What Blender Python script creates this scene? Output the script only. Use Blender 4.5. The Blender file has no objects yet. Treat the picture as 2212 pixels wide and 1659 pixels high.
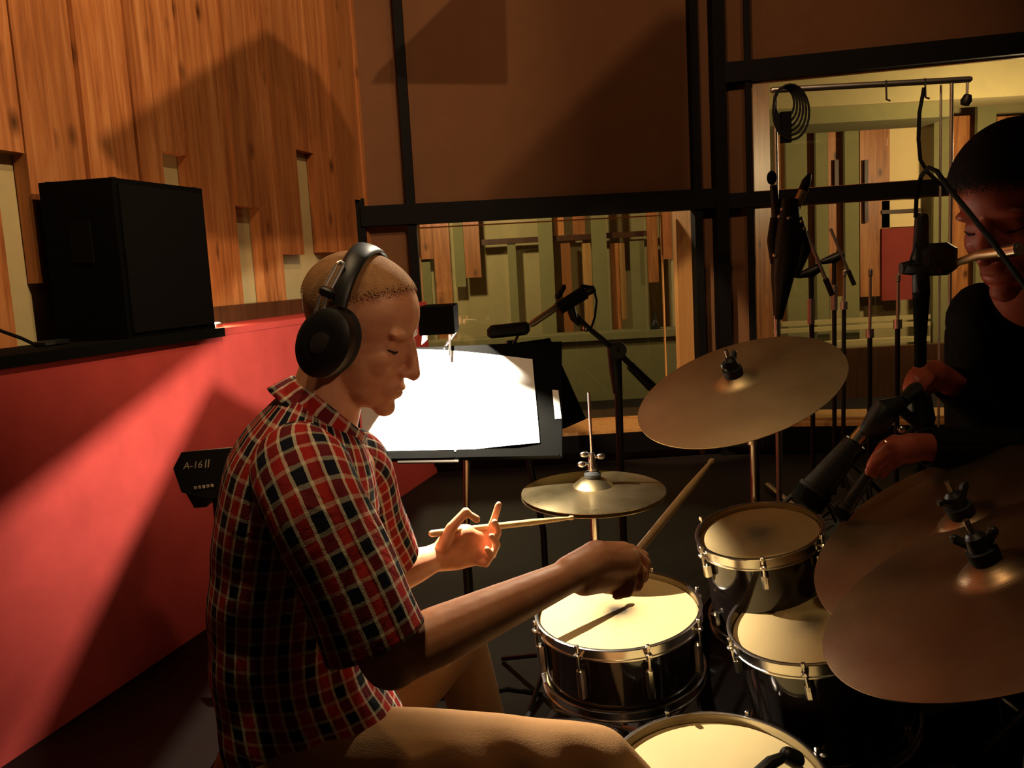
import bpy, math, random
import numpy as np
from mathutils import Vector, Matrix, geometry
random.seed(7)
SC = bpy.context.scene
COL = SC.collection
V = Vector

# ------------------------------------------------------------------ camera
FPX = 1900.0
_p, _a = math.radians(7.3), math.radians(3.15)
CAM = V((0, 0, 1.3))
FW = V((0, math.cos(_p), -math.sin(_p)))
_r0, _u0 = V((1, 0, 0)), V((0, math.sin(_p), math.cos(_p)))
RT = _r0 * math.cos(_a) - _u0 * math.sin(_a)
UP = _r0 * math.sin(_a) + _u0 * math.cos(_a)
cd = bpy.data.cameras.new('camera')
cd.sensor_fit = 'HORIZONTAL'; cd.sensor_width = 36; cd.lens = 36 * FPX / 2212
cd.clip_start = 0.05
cam = bpy.data.objects.new('camera', cd); COL.objects.link(cam)
cam.matrix_world = Matrix((RT, UP, -FW)).transposed().to_4x4()
cam.location = CAM
SC.camera = cam

# ------------------------------------------------------------------ world, exposure, lights
SC.view_settings.view_transform = 'Standard'
SC.view_settings.look = 'None'
SC.view_settings.gamma = 1
SC.view_settings.exposure = 0.0
try: SC.view_settings.use_curve_mapping = False
except Exception: pass
w = bpy.data.worlds.new('dim_room_ambience'); SC.world = w; w.use_nodes = True
w.node_tree.nodes['Background'].inputs[0].default_value = (1.0, 0.55, 0.32, 1)
w.node_tree.nodes['Background'].inputs[1].default_value = 0.012

def spot(name, loc, aim, power, color, size=60, blend=.4, radius=.05):
    d = bpy.data.lights.new(name, 'SPOT'); d.energy = power; d.color = color
    d.spot_size = math.radians(size); d.spot_blend = blend; d.shadow_soft_size = radius
    o = bpy.data.objects.new(name, d); COL.objects.link(o); o.location = loc
    o.rotation_euler = (V(aim) - V(loc)).to_track_quat('-Z', 'Y').to_euler()
    return o
def point(name, loc, power, color, radius=.05):
    d = bpy.data.lights.new(name, 'POINT'); d.energy = power; d.color = color; d.shadow_soft_size = radius
    o = bpy.data.objects.new(name, d); COL.objects.link(o); o.location = loc
    return o
WARM = (1.0, .62, .30)
AMBER = (1.0, .74, .36)
spot('ceiling_spot_kit', (-.1, .9, 3.2), (.15, 1.72, .6), 32, AMBER, 46, .55, .05)
spot('ceiling_spot_drummer', (-.35, 1.35, 3.2), (-.25, 1.45, .9), 30, (1, .62, .36), 50, .7, .06)
spot('face_fill_spot', (1.3, -.5, 2.3), (-.2, 1.42, 1.16), 50, (1, .62, .38), 14, .7, .05)  # unseen fill added to brighten the drummer's face
spot('added_rim_spot', (.35, 3.1, 2.5), (-.12, 1.45, 1.15), 190, (1, .86, .62), 17, .6, .03)  # added backlight without a fixture, gives hair and forearm a bright rim
spot('ceiling_spot_wood', (.9, 1.6, 3.5), (-1.5, 3.9, 2.75), 270, (1, .68, .40), 84, .5, .012)
spot('wood_fill_spot', (.2, 2.2, 3.7), (-1.6, 3.6, 2.8), 110, (1, .68, .40), 84, .5, .03)  # added fill that softens the board's shadow on the planks
spot('ceiling_spot_panels', (.2, 2.6, 3.6), (.6, 5.8, 2.2), 110, (1, .60, .33), 82, .6, .03)
spot('panels_fill_spot', (1.6, 2.4, 3.7), (1.0, 5.8, 2.2), 70, (1, .60, .33), 90, .6, .05)  # added fill that lifts the shadowed part of the brown panels
spot('ceiling_spot_jamb', (-.7, 3.0, 3.5), (.95, 5.9, .7), 650, (1, .72, .42), 19, .3, .04)
point('side_room_lamp', (-.5, 7.3, 2.3), 120, (1, .76, .46), .08)
point('side_room_lamp.001', (4.3, 7.0, 2.1), 130, (1, .72, .42), .08)

# ------------------------------------------------------------------ helpers
def ray(x, y): return FW * FPX + RT * (x - 1106) - UP * (y - 829.5)
def P(x, y, Y):
    d = ray(x, y); return CAM + d * (Y / d.y)
def PZ(x, y, z):
    d = ray(x, y); return CAM + d * ((z - CAM.z) / d.z)
class Plane:
    """a vertical plane through two plan points; u runs along it"""
    def __init__(s, a, b):
        s.a = V((a[0], a[1], 0)); s.d = (V((b[0], b[1], 0)) - s.a).normalized()
        s.n = V((s.d.y, -s.d.x, 0))
    def at(s, x, y, off=0):
        d = ray(x, y); t = (s.n.dot(s.a + s.n * off - CAM)) / s.n.dot(d); return CAM + d * t
    def u(s, x, y, off=0): return (s.at(x, y, off) - s.a).dot(s.d)
    def pt(s, u, z, off=0): return s.a + s.d * u + s.n * off + V((0, 0, z))

WORLD = {}
def link(o, parent=None, origin=V((0, 0, 0))):
    COL.objects.link(o); WORLD[o] = V(origin)
    if parent is not None:
        o.parent = parent; o.location = V(origin) - WORLD[parent]
    else: o.location = V(origin)
    return o
def tag(o, label=None, cat=None, group=None, kind=None):
    if label: o['label'] = label
    if cat: o['category'] = cat
    if group: o['group'] = group
    if kind: o['kind'] = kind
    return o
def thing(name, loc, label, cat, group=None):
    o = bpy.data.objects.new(name, None); o.empty_display_size = .05
    link(o, None, loc); return tag(o, label, cat, group)

class MB:
    def __init__(s): s.v = []; s.f = []; s.uv = None
    def add(s, vs, fs):
        k = len(s.v); s.v += [V(q) for q in vs]; s.f += [tuple(i + k for i in f) for f in fs]; return s
    def box8(s, c):   # 4 bottom, 4 top
        return s.add(c, [(3, 2, 1, 0), (4, 5, 6, 7), (0, 1, 5, 4), (1, 2, 6, 5), (2, 3, 7, 6), (3, 0, 4, 7)])
    def box(s, c, size, ax=None):
        ax = ax or (V((1, 0, 0)), V((0, 1, 0)), V((0, 0, 1)))
        x, y, z = [V(a) * (h / 2) for a, h in zip(ax, size)]; c = V(c)
        return s.box8([c - x - y - z, c + x - y - z, c + x + y - z, c - x + y - z,
                       c - x - y + z, c + x - y + z, c + x + y + z, c - x + y + z])
    def bbox(s, c, size, bev, ax=None):
        """box with chamfered vertical and top/bottom edges"""
        ax = ax or (V((1, 0, 0)), V((0, 1, 0)), V((0, 0, 1)))
        ax = [V(a) for a in ax]; hx, hy, hz = [q / 2 for q in size]; c = V(c); b = bev
        def ring(m, z):
            X, Y = hx - m, hy - m
            pts = [(-X + b, -Y), (X - b, -Y), (X, -Y + b), (X, Y - b), (X - b, Y), (-X + b, Y), (-X, Y - b), (-X, -Y + b)]
            return [c + ax[0] * p + ax[1] * q + ax[2] * z for p, q in pts]
        return s.loft([ring(b, -hz), ring(0, -hz + b), ring(0, hz - b), ring(b, hz)])
    def loft(s, rings, cap=True, closed=True):
        k = len(s.v); n = len(rings[0])
        for r in rings: s.v += [V(q) for q in r]
        for i in range(len(rings) - 1):
            for j in range(n if closed else n - 1):
                a, b = k + i * n + j, k + i * n + (j + 1) % n
                s.f.append((a, b, b + n, a + n))
        if cap:
            s.f.append(tuple(k + j for j in reversed(range(n))))
            s.f.append(tuple(k + (len(rings) - 1) * n + j for j in range(n)))
        return s
    def tube(s, pts, rad, n=12, cap=True, flat=1.0, up=None):
        pts = [V(p) for p in pts]
        if not isinstance(rad, (list, tuple)): rad = [rad] * len(pts)
        rings = []; prev = None
        for i, p in enumerate(pts):
            t = (pts[min(i + 1, len(pts) - 1)] - pts[max(i - 1, 0)]).normalized()
            if prev is None:
                ref = V(up) if up else (V((0, 0, 1)) if abs(t.z) < .9 else V((1, 0, 0)))
                x = (ref - t * ref.dot(t)).normalized()
            else: x = (prev - t * prev.dot(t)).normalized()
            prev = x; y = t.cross(x)
            rings.append([p + (x * math.cos(q) + y * math.sin(q) * flat) * rad[i]
                          for q in [2 * math.pi * j / n for j in range(n)]])
        return s.loft(rings, cap)
    def lathe(s, prof, c, axis, n=32, cap=False):
        """prof: list of (r, h) along axis"""
        axis = V(axis).normalized(); ref = V((1, 0, 0)) if abs(axis.x) < .9 else V((0, 1, 0))
        x = (ref - axis * ref.dot(axis)).normalized(); y = axis.cross(x); c = V(c)
        rings = [[c + axis * h + (x * math.cos(q) + y * math.sin(q)) * r for q in [2 * math.pi * j / n for j in range(n)]] for r, h in prof]
        return s.loft(rings, cap)
    def ell(s, c, r, ax=None, nu=16, nv=10):
        ax = ax or (V((1, 0, 0)), V((0, 1, 0)), V((0, 0, 1))); c = V(c)
        if not isinstance(r, (list, tuple)): r = (r, r, r)
        k = len(s.v)
        pole = lambda sg: c + ax[2] * (r[2] * sg)
        s.v.append(pole(-1))
        for i in range(1, nv):
            th = -math.pi / 2 + math.pi * i / nv
            for j in range(nu):
                ph = 2 * math.pi * j / nu
                s.v.append(c + ax[0] * (r[0] * math.cos(th) * math.cos(ph)) + ax[1] * (r[1] * math.cos(th) * math.sin(ph)) + ax[2] * (r[2] * math.sin(th)))
        s.v.append(pole(1)); e = len(s.v) - 1
        for j in range(nu): s.f.append((k, k + 1 + (j + 1) % nu, k + 1 + j))
        for i in range(nv - 2):
            for j in range(nu):
                a, b = k + 1 + i * nu + j, k + 1 + i * nu + (j + 1) % nu
                s.f.append((a, b, b + nu, a + nu))
        o = k + 1 + (nv - 2) * nu
        for j in range(nu): s.f.append((o + j, o + (j + 1) % nu, e))
        return s
    def capsule(s, pts, rad, n=12):
        s.tube(pts, rad, n)
        rr = rad if isinstance(rad, (list, tuple)) else [rad] * len(pts)
        for p, r in zip(pts, rr): s.ell(p, r, nu=n, nv=8)
        return s
    def prism(s, poly, ext):
        poly = [V(p) for p in poly]; ext = V(ext); n = len(poly); k = len(s.v)
        s.v += poly + [p + ext for p in poly]
        s.f.append(tuple(k + i for i in range(n))); s.f.append(tuple(k + n + i for i in reversed(range(n))))
        for i in range(n):
            j = (i + 1) % n; s.f.append((k + j, k + i, k + n + i, k + n + j))
        return s
    def mesh(s, name, origin):
        me = bpy.data.meshes.new(name)
        me.from_pydata([tuple(q - origin) for q in s.v], [], s.f)
        return me
    def build(s, name, m, parent=None, origin=None, smooth=35, fix=True):
        lo = V([min(q[i] for q in s.v) for i in range(3)]); hi = V([max(q[i] for q in s.v) for i in range(3)])
        origin = V(origin) if origin is not None else V(((lo.x + hi.x) / 2, (lo.y + hi.y) / 2, lo.z))
        me = s.mesh(name, origin)
        if s.uv is not None:
            lay = me.uv_layers.new(name='UVMap')
            for l in me.loops: lay.data[l.index].uv = s.uv[l.vertex_index]
        if fix:
            import bmesh
            bm = bmesh.new(); bm.from_mesh(me); bmesh.ops.recalc_face_normals(bm, faces=bm.faces); bm.to_mesh(me); bm.free()
        if smooth:
            me.shade_smooth(); me.set_sharp_from_angle(angle=math.radians(smooth))
        if m is not None: me.materials.append(m)
        o = bpy.data.objects.new(name, me)
        return link(o, parent, origin)

def remeshed(mb, voxel, smooth_it=4, sculpt=None):
    """one continuous surface out of overlapping solids"""
    me = mb.mesh('tmp', V((0, 0, 0)))
    o = bpy.data.objects.new('tmp', me); COL.objects.link(o)
    r = o.modifiers.new('r', 'REMESH'); r.mode = 'VOXEL'; r.voxel_size = voxel
    if smooth_it:
        q = o.modifiers.new('s', 'SMOOTH'); q.factor = .5; q.iterations = smooth_it
    dg = bpy.context.evaluated_depsgraph_get()
    res = bpy.data.meshes.new_from_object(o.evaluated_get(dg))
    bpy.data.objects.remove(o); bpy.data.meshes.remove(me)
    if sculpt:
        co = np.empty(len(res.vertices) * 3, dtype=np.float32); res.vertices.foreach_get('co', co)
        co = sculpt(co.reshape(-1, 3)); res.vertices.foreach_set('co', co.astype(np.float32).ravel()); res.update()
    return res
def link_mesh(name, me, m, parent, origin):
    me.transform(Matrix.Translation(-V(origin))); me.name = name
    me.materials.clear(); me.materials.append(m); me.shade_smooth()
    return link(bpy.data.objects.new(name, me), parent, origin)

# ------------------------------------------------------------------ materials
class NT:
    def __init__(s, name):
        s.m = bpy.data.materials.new(name); s.m.use_nodes = True; s.t = s.m.node_tree
        s.b = s.t.nodes['Principled BSDF']
    def n(s, typ, **kw):
        o = s.t.nodes.new(typ)
        for k, v in kw.items(): setattr(o, k, v)
        return o
    def put(s, sock, v):
        if isinstance(v, bpy.types.NodeSocket): s.t.links.new(v, sock)
        else: sock.default_value = v
    def math(s, op, a, b=0.0, c=0.0):
        o = s.n('ShaderNodeMath', operation=op)
        for i, q in enumerate((a, b, c)): s.put(o.inputs[i], q)
        return o.outputs[0]
    def vmath(s, op, a, b=(0, 0, 0)):
        o = s.n('ShaderNodeVectorMath', operation=op); s.put(o.inputs[0], a)
        if op == 'SCALE': s.put(o.inputs['Scale'], b)
        else: s.put(o.inputs[1], b)
        return o.outputs['Value'] if op in ('LENGTH', 'DOT_PRODUCT') else o.outputs[0]
    def mix(s, f, a, b, blend='MIX'):
        o = s.n('ShaderNodeMix', data_type='RGBA', blend_type=blend)
        s.put(o.inputs['Factor'], f)
        for sock, v in ((o.inputs[6], a), (o.inputs[7], b)):
            s.put(sock, v if isinstance(v, bpy.types.NodeSocket) else (*v[:3], 1))
        return o.outputs[2]
    def ramp(s, f, stops, const=False):
        o = s.n('ShaderNodeValToRGB'); cr = o.color_ramp
        if const: cr.interpolation = 'CONSTANT'
        while len(cr.elements) < len(stops): cr.elements.new(.5)
        for e, (p, c) in zip(cr.elements, stops):
            e.position = p; e.color = (*c, 1) if len(c) == 3 else c
        s.put(o.inputs[0], f); return o.outputs[0]
    def coord(s, which='Object'): return s.n('ShaderNodeTexCoord').outputs[which]
    def noise(s, vec, scale, detail=3, rough=.55, dist=0):
        o = s.n('ShaderNodeTexNoise'); s.put(o.inputs['Vector'], vec); s.put(o.inputs['Scale'], scale)
        o.inputs['Detail'].default_value = detail; o.inputs['Roughness'].default_value = rough; o.inputs['Distortion'].default_value = dist
        return o.outputs[0]
    def bump(s, h, strength=.2, dist=.01):
        o = s.n('ShaderNodeBump'); o.inputs['Strength'].default_value = strength; o.inputs['Distance'].default_value = dist
        s.put(o.inputs['Height'], h); s.t.links.new(o.outputs[0], s.b.inputs['Normal'])
    def set(s, **kw):
        nm = dict(col='Base Color', rough='Roughness', metal='Metallic', spec='Specular IOR Level', emit='Emission Color', estr='Emission Strength',
                  sss='Subsurface Weight', coat='Coat Weight', sheen='Sheen Weight')
        for k, v in kw.items():
            if k == 'col' and not isinstance(v, bpy.types.NodeSocket): v = (*v[:3], 1)
            s.put(s.b.inputs[nm[k]], v)
        return s
def lin(r, g, b):
    f = lambda c: (c / 255 / 12.92) if c / 255 <= .04045 else ((c / 255 + .055) / 1.055) ** 2.4
    return (f(r), f(g), f(b))
def simple(name, col, rough=.5, metal=0, var=.15, scale=30, bump=0, bscale=None, **kw):
    t = NT(name); co = t.coord(); nz = t.noise(co, scale)
    dark = tuple(c * (1 - var) for c in col); lite = tuple(min(1, c * (1 + var)) for c in col)
    t.set(col=t.mix(nz, dark, lite), rough=rough, metal=metal, **kw)
    if bump: t.bump(t.noise(co, bscale or scale * 4, 4), bump, .004)
    return t.m
def wood(name, c1, c2, c3, rough=.45, knots=True, gx=(26, 26, 1.6)):
    t = NT(name); co = t.coord(); rnd = t.n('ShaderNodeObjectInfo').outputs['Random']
    off = t.n('ShaderNodeCombineXYZ')
    for i in range(3): t.put(off.inputs[i], t.math('MULTIPLY', rnd, (37.0, 53.0, 71.0)[i]))
    co = t.vmath('ADD', co, off.outputs[0])
    g = t.noise(t.vmath('MULTIPLY', co, gx), 1.0, 5, .6, .6)
    g2 = t.noise(t.vmath('MULTIPLY', co, (gx[0] * 5, gx[1] * 5, gx[2] * 2)), 1.0, 3)
    base = t.ramp(g, [(.28, c1), (.52, c2), (.75, c3)])
    base = t.mix(t.math('MULTIPLY', g2, .35), base, tuple(c * .45 for c in c1))
    base = t.mix(t.math('MULTIPLY', t.math('POWER', rnd, 1.6), .75), base, tuple(c * .42 for c in c2))
    if knots:
        vo = t.n('ShaderNodeTexVoronoi'); t.put(vo.inputs['Vector'], t.vmath('MULTIPLY', co, (1, 1, .55))); vo.inputs['Scale'].default_value = 6.5
        ds = t.math('ADD', vo.outputs['Distance'], t.math('MULTIPLY', g2, .05))
        k = t.ramp(ds, [(.06, (1, 1, 1)), (.13, (.6, .6, .6)), (.24, (0, 0, 0))])
        base = t.mix(t.math('MULTIPLY', k, .9), base, tuple(c * .16 for c in c1))
    t.set(col=base, rough=rough, spec=.3); t.bump(g2, .12, .003)
    return t.m

mt = {}
mt['pine'] = wood('knotty_pine', lin(140, 80, 42), lin(192, 122, 68), lin(222, 158, 98))
mt['jamb'] = wood('pale_jamb_wood', lin(190, 130, 70), lin(215, 160, 95), lin(230, 180, 115), knots=False)
mt['darkwood'] = wood('dark_stained_wood', lin(66, 40, 24), lin(84, 52, 30), lin(98, 62, 36), knots=False)
mt['cloth'] = simple('beige_acoustic_cloth', lin(176, 160, 112), .95, var=.12, scale=9, bump=.15, bscale=300)
mt['greencloth'] = simple('olive_acoustic_cloth', lin(128, 122, 80), .95, var=.12, scale=9, bump=.15, bscale=300)
mt['red'] = simple('red_wall_carpet', lin(200, 78, 72), .97, var=.22, scale=7, bump=.3, bscale=220, spec=.1)
mt['brown'] = simple('brown_fabric_panel', lin(104, 72, 48), .9, var=.14, scale=5, bump=.2, bscale=260, spec=.15)
mt['frame'] = simple('black_painted_frame', (.0035, .003, .003), .65, var=.2, spec=.1)
mt['floor'] = wood('dark_floor', lin(26, 17, 13), lin(32, 21, 16), lin(38, 25, 18), .7, False, (2, 30, 30))
mt['black'] = simple('black_plastic', (.009, .0085, .008), .45, var=.2)
mt['blackmat'] = simple('black_matte', (.004, .004, .0035), .85, var=.2, spec=.08)
mt['grille'] = simple('black_grille_cloth', (.0045, .004, .0036), .95, var=.5, scale=160, bump=.4, bscale=500, spec=.1)
mt['chrome'] = simple('chrome', (.72, .68, .62), .21, 1, var=.06, scale=12)
mt['dimchrome'] = simple('dull_steel', (.42, .37, .31), .3, 1, var=.1, scale=20)
mt['shell'] = simple('black_lacquer_shell', (.012, .008, .007), .12, var=.2, coat=.6)
mt['desk'] = simple('flat_black_desk', (.0028, .0028, .0024), .8, var=.2, spec=.05)
mt['satin'] = simple('satin_steel', (.85, .80, .72), .34, 1, var=.06, scale=12)
mt['rubber'] = simple('black_rubber', (.01, .01, .01), .85, var=.2)
mt['paper'] = simple('white_paper', (.86, .86, .84), .8, var=.03, scale=6)
mt['gold'] = simple('gold_microphone', (.80, .62, .38), .42, 1, var=.1)
mt['redtape'] = simple('red_stand_tube', lin(120, 45, 30), .4, 0, var=.2)
mt['stick'] = wood('hickory_stick', lin(190, 150, 100), lin(214, 176, 124), lin(226, 192, 142), .4, False, (60, 60, 60))
mt['print'] = simple('pale_print', lin(214, 206, 180), .6, var=.1)
mt['cable'] = simple('black_cable', (.006, .006, .006), .7, var=.2, spec=.15)
mt['redpanel'] = simple('dark_red_board', lin(140, 50, 40), .9, var=.2, scale=6)
mt['cream'] = simple('cream_plaster', lin(236, 208, 150), .9, var=.06, scale=6)

def skin_mat(name, c, c2):
    t = NT(name); co = t.coord(); a = t.noise(co, 22, 3); b = t.noise(co, 140, 3)
    t.set(col=t.mix(t.ramp(a, [(.35, (0, 0, 0)), (.68, (1, 1, 1))]), c, c2), rough=.48, spec=.35, sss=.08)
    t.b.inputs['Subsurface Radius'].default_value = (.012, .005, .003)
    t.bump(b, .1, .002); return t.m
mt['skin'] = skin_mat('skin', lin(205, 138, 100), lin(226, 164, 124))
mt['skin2'] = skin_mat('ruddy_skin', lin(150, 66, 50), lin(172, 84, 64))
def hair_mat(name, c, rough):
    t = NT(name); co = t.coord(); n = t.noise(co, 420, 2); n2 = t.noise(co, 60, 3)
    t.set(col=t.mix(n2, tuple(q * .6 for q in c), tuple(min(1, q * 1.3) for q in c)), rough=rough, spec=.15)
    at = t.n('ShaderNodeAttribute', attribute_name='hair_cover').outputs['Fac']
    t.put(t.b.inputs['Alpha'], t.math('GREATER_THAN', at, t.math('MULTIPLY', t.math('SUBTRACT', n, .28), 2.2)))
    t.bump(n, .5, .003); return t.m
mt['hair'] = hair_mat('short_light_brown_hair', lin(170, 126, 84), .75)
mt['darkhair'] = hair_mat('short_dark_hair', (.010, .006, .005), .8)
mt['darkhair_lash'] = simple('dark_lashes', (.02, .012, .008), .8, var=.3)
mt['eye'] = simple('eye_white', (.22, .18, .15), .35, var=.1)
mt['iris'] = simple('dark_iris', (.02, .015, .012), .15, var=.1)
mt['lip'] = simple('lip', lin(170, 96, 80), .5, var=.1)
mt['tan'] = simple('tan_trousers', lin(158, 118, 76), .92, var=.16, scale=14, bump=.25, bscale=330, spec=.15)
mt['blackcloth'] = simple('black_sweater', (.007, .006, .006), .95, var=.3, scale=20, bump=.2, bscale=300, spec=.1)

def plaid():
    t = NT('red_navy_plaid'); uv = t.n('ShaderNodeSeparateXYZ'); t.put(uv.inputs[0], t.coord('UV'))
    st = [(0, lin(178, 44, 38)), (.36, lin(224, 210, 180)), (.47, lin(22, 26, 40)), (.86, lin(224, 210, 180)), (.97, lin(178, 44, 38))]
    def stripe(s, per): return t.ramp(t.math('FRACT', t.math('DIVIDE', s, per)), st, True)
    nz = t.noise(t.coord(), 60, 3)
    warp = stripe(t.math('ADD', uv.outputs[0], t.math('MULTIPLY', nz, .004)), .046)
    weft = stripe(t.math('ADD', uv.outputs[1], t.math('MULTIPLY', nz, .004)), .046)
    c = t.mix(.33, warp, weft)
    t.set(col=c, rough=.9, spec=.15)
    big = t.noise(t.vmath('MULTIPLY', t.coord(), (14, 14, 7)), 1, 3, .5, .8)
    t.bump(t.math('ADD', big, t.math('MULTIPLY', t.noise(t.coord(), 500, 2), .06)), .55, .03)
    return t.m
mt['plaid'] = plaid()

def drumhead(name, c, smudge, sx=(1, 1, 1), r=.05, amt=.85):
    t = NT(name); co = t.coord(); nz = t.noise(co, 16, 4); n2 = t.noise(co, 5, 3)
    d = t.vmath('LENGTH', t.vmath('MULTIPLY', co, sx))
    d = t.math('ADD', d, t.math('MULTIPLY', t.math('SUBTRACT', nz, .5), .05))
    m = t.ramp(t.math('DIVIDE', d, r * 2.4), [(.12, (amt, amt, amt)), (.35, (amt * .45,) * 3), (.62, (amt * .14,) * 3), (1, (0, 0, 0))])
    base = t.mix(n2, tuple(q * .82 for q in c), tuple(min(1, q * 1.1) for q in c))
    t.set(col=t.mix(m, base, smudge), rough=.62, spec=.25); t.bump(t.noise(co, 260, 3), .1, .002)
    return t.m
HC = lin(200, 174, 122)
mt['head_snare'] = drumhead('coated_snare_head', HC, (.02, .016, .012), r=.045, amt=.95)
mt['head_tom'] = drumhead('coated_tom_head', HC, (.08, .06, .04), (1.3, .9, 1), .05, .8)
mt['head_floor'] = drumhead('coated_floor_tom_head', lin(206, 184, 130), (.2, .16, .1), r=.02, amt=.2)

def cymbal_mat(name, c, c2, rough=.28, stain=None):
    t = NT(name); co = t.coord(); d = t.vmath('LENGTH', co)
    rings = t.noise(t.n('ShaderNodeCombineXYZ').outputs[0], 1) if False else None
    cx = t.n('ShaderNodeCombineXYZ'); t.put(cx.inputs[0], t.math('MULTIPLY', d, 700.0))
    g = t.noise(cx.outputs[0], 1.0, 2)
    n = t.noise(co, 7, 4)
    col = t.mix(t.ramp(n, [(.35, (0, 0, 0)), (.7, (1, 1, 1))]), c, c2)
    if stain:
        s = t.ramp(t.noise(co, 3.0, 2), [(.55, (0, 0, 0)), (.7, (1, 1, 1))]); col = t.mix(t.math('MULTIPLY', s, .4), col, stain)
    t.set(col=col, metal=1, rough=t.math('ADD', t.math('MULTIPLY', n, .18), rough)); t.bump(g, .18, .0015)
    return t.m
mt['cym_crash'] = cymbal_mat('bronze_crash', (.70, .52, .30), (.82, .63, .38), .40)
mt['cym_hat'] = cymbal_mat('bright_bronze_hat', (.60, .47, .24), (.74, .60, .34), .2)
mt['cym_ride'] = cymbal_mat('dark_bronze_ride', (.32, .20, .115), (.44, .30, .175), .27, (.26, .05, .04))

def glass():
    t = NT('window_glass'); nt = t.t
    out = nt.nodes['Material Output']; nt.nodes.remove(t.b)
    tr = t.n('ShaderNodeBsdfTransparent'); tr.inputs[0].default_value = (.93, .95, .88, 1)
    gl = t.n('ShaderNodeBsdfGlossy'); gl.inputs['Roughness'].default_value = .02; gl.inputs[0].default_value = (.9, .9, .9, 1)
    fr = t.n('ShaderNodeFresnel'); fr.inputs[0].default_value = 1.45
    mx = t.n('ShaderNodeMixShader'); nt.links.new(fr.outputs[0], mx.inputs[0]); nt.links.new(tr.outputs[0], mx.inputs[1]); nt.links.new(gl.outputs[0], mx.inputs[2])
    nt.links.new(mx.outputs[0], out.inputs[0]); return t.m
mt['glass'] = glass()
# ------------------------------------------------------------------ setting
LZ = 1.14                                     # top of the red half wall
a_, b_ = PZ(0, 770, LZ), PZ(650, 685, LZ)
RED = Plane(a_, b_)
def slab(mb, pl, u0, u1, z0, z1, o0, o1):
    return mb.box8([pl.pt(u0, z0, o1), pl.pt(u1, z0, o1), pl.pt(u1, z0, o0), pl.pt(u0, z0, o0),
                    pl.pt(u0, z1, o1), pl.pt(u1, z1, o1), pl.pt(u1, z1, o0), pl.pt(u0, z1, o0)])
DEPTH = .34
WOOD = Plane(RED.pt(0, 0, -DEPTH), RED.pt(1, 0, -DEPTH))
uend = WOOD.u(775, 300)
corner = WOOD.pt(uend, 0)
WL = Plane((corner.x, corner.y), P(1555, 400, 5.85)[:2])
junction = WL.at(1556, 425)
WR = Plane(junction[:2], P(2212, 400, 5.45)[:2])
uj = WL.u(1556, 425)

tag(MB().box((1.5, 4.5, -.05), (12, 15, .1)).build('floor', mt['floor']), 'dark floor of the recording room', kind='structure')
red = slab(MB(), RED, -1.3, uend + .1, 0, LZ - .03, -.1, 0).build('wall_left_lower', mt['red'])
tag(red, 'red carpeted half wall behind the drummer', kind='structure')
led = MB(); slab(led, RED, -1.3, RED.u(475, 700), LZ - .035, LZ, -DEPTH, .02)
tag(led.build('trim_1', mt['blackmat']), 'black ledge along the top of the red half wall', kind='structure')
led = MB(); slab(led, RED, RED.u(475, 700), uend + .1, LZ - .03, LZ - .004, -DEPTH, .004)
tag(led.build('trim_2', mt['red']), 'red carpeted end of the ledge', kind='structure')
# low wooden curb on the ledge in front of the planks
cb = MB(); slab(cb, WOOD, WOOD.u(455, 690), uend, LZ - .003, WOOD.at(600, 650).z, .02, .05)
tag(cb.build('trim_3', mt['darkwood']), 'low dark wooden curb on the ledge under the planks', kind='structure')

# plank wall
wl = slab(MB(), WOOD, -1.6, uend + .05, LZ - .05, 3.6, -.14, -.056).build('wall_left', mt['cloth'])
tag(wl, 'knotty pine plank wall with cloth showing in its gaps', kind='structure')
bx = [11, 78, 143, 201, 260, 311, 369, 415, 467, 515, 562, 608, 651, 694, 731, 761, 776]
us = [WOOD.u(x, 0) for x in bx]; us[-1] = uend
w0 = us[1] - us[0]
us = [us[0] - w0 * k for k in (7, 6, 5, 4, 3, 2, 1)] + us
bot = {6: 330, 7: 612, 8: 640, 12: 325, 15: 445, 17: 550, 18: 322, 19: 545, 21: 432, 4: 430, 2: 600}
proud = [.0, .012, .004, .016, 0, .012, .004, .01, .0, .02, .0, .012, .004, .014, .0, .016, .004, .012, -.004, .0, .01, .004, .016, 0]
for i in range(len(us) - 1):
    u0, u1 = us[i] + .0015, us[i + 1] - .0015
    zb = LZ
    if i in bot:
        xm = bx[max(0, min(i - 7, 15))]
        q = WOOD.at(max(xm + .1 * bot[i], -60), bot[i]); zb = q.z
    slab(MB(), WOOD, u0, u1, zb, 3.6, -.05, proud[i % len(proud)]).build('plank', mt['pine'], wl, smooth=0)

# window wall: black frame members, brown cloth panels, glass
def bar_v(pl, px, wpx, z0, z1, name, o0=-.06, o1=.05):
    u0, u1 = pl.u(px - wpx / 2, 420), pl.u(px + wpx / 2, 420)
    return slab(MB(), pl, u0, u1, z0, z1, o0, o1)
TOPZ = 3.7
zs = WL.at(1300, 935).z                      # sill height
zmid = WL.at(1150, 450).z
n_ = [4]
def trim(mb, m, label):
    o = mb.build('trim_%d' % n_[0], m, smooth=0); n_[0] += 1
    return tag(o, label, kind='structure')
hm = 21 / FPX * 5.7
trim(slab(MB(), WL, WL.u(782, 470), uj, zmid - hm, zmid + hm, -.06, .07), mt['frame'], 'black horizontal rail above the wide window')
trim(bar_v(WL, 886, 19, zs, TOPZ, ''), mt['frame'], 'slim black mullion left of the wide brown panel')
trim(bar_v(WL, 1504, 17, 0.05, TOPZ, ''), mt['frame'], 'slim black mullion beside the pale window jamb')
trim(bar_v(WL, 1553, 26, 0.0, TOPZ, '', -.08, .08), mt['frame'], 'black corner post between the two windows')
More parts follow.
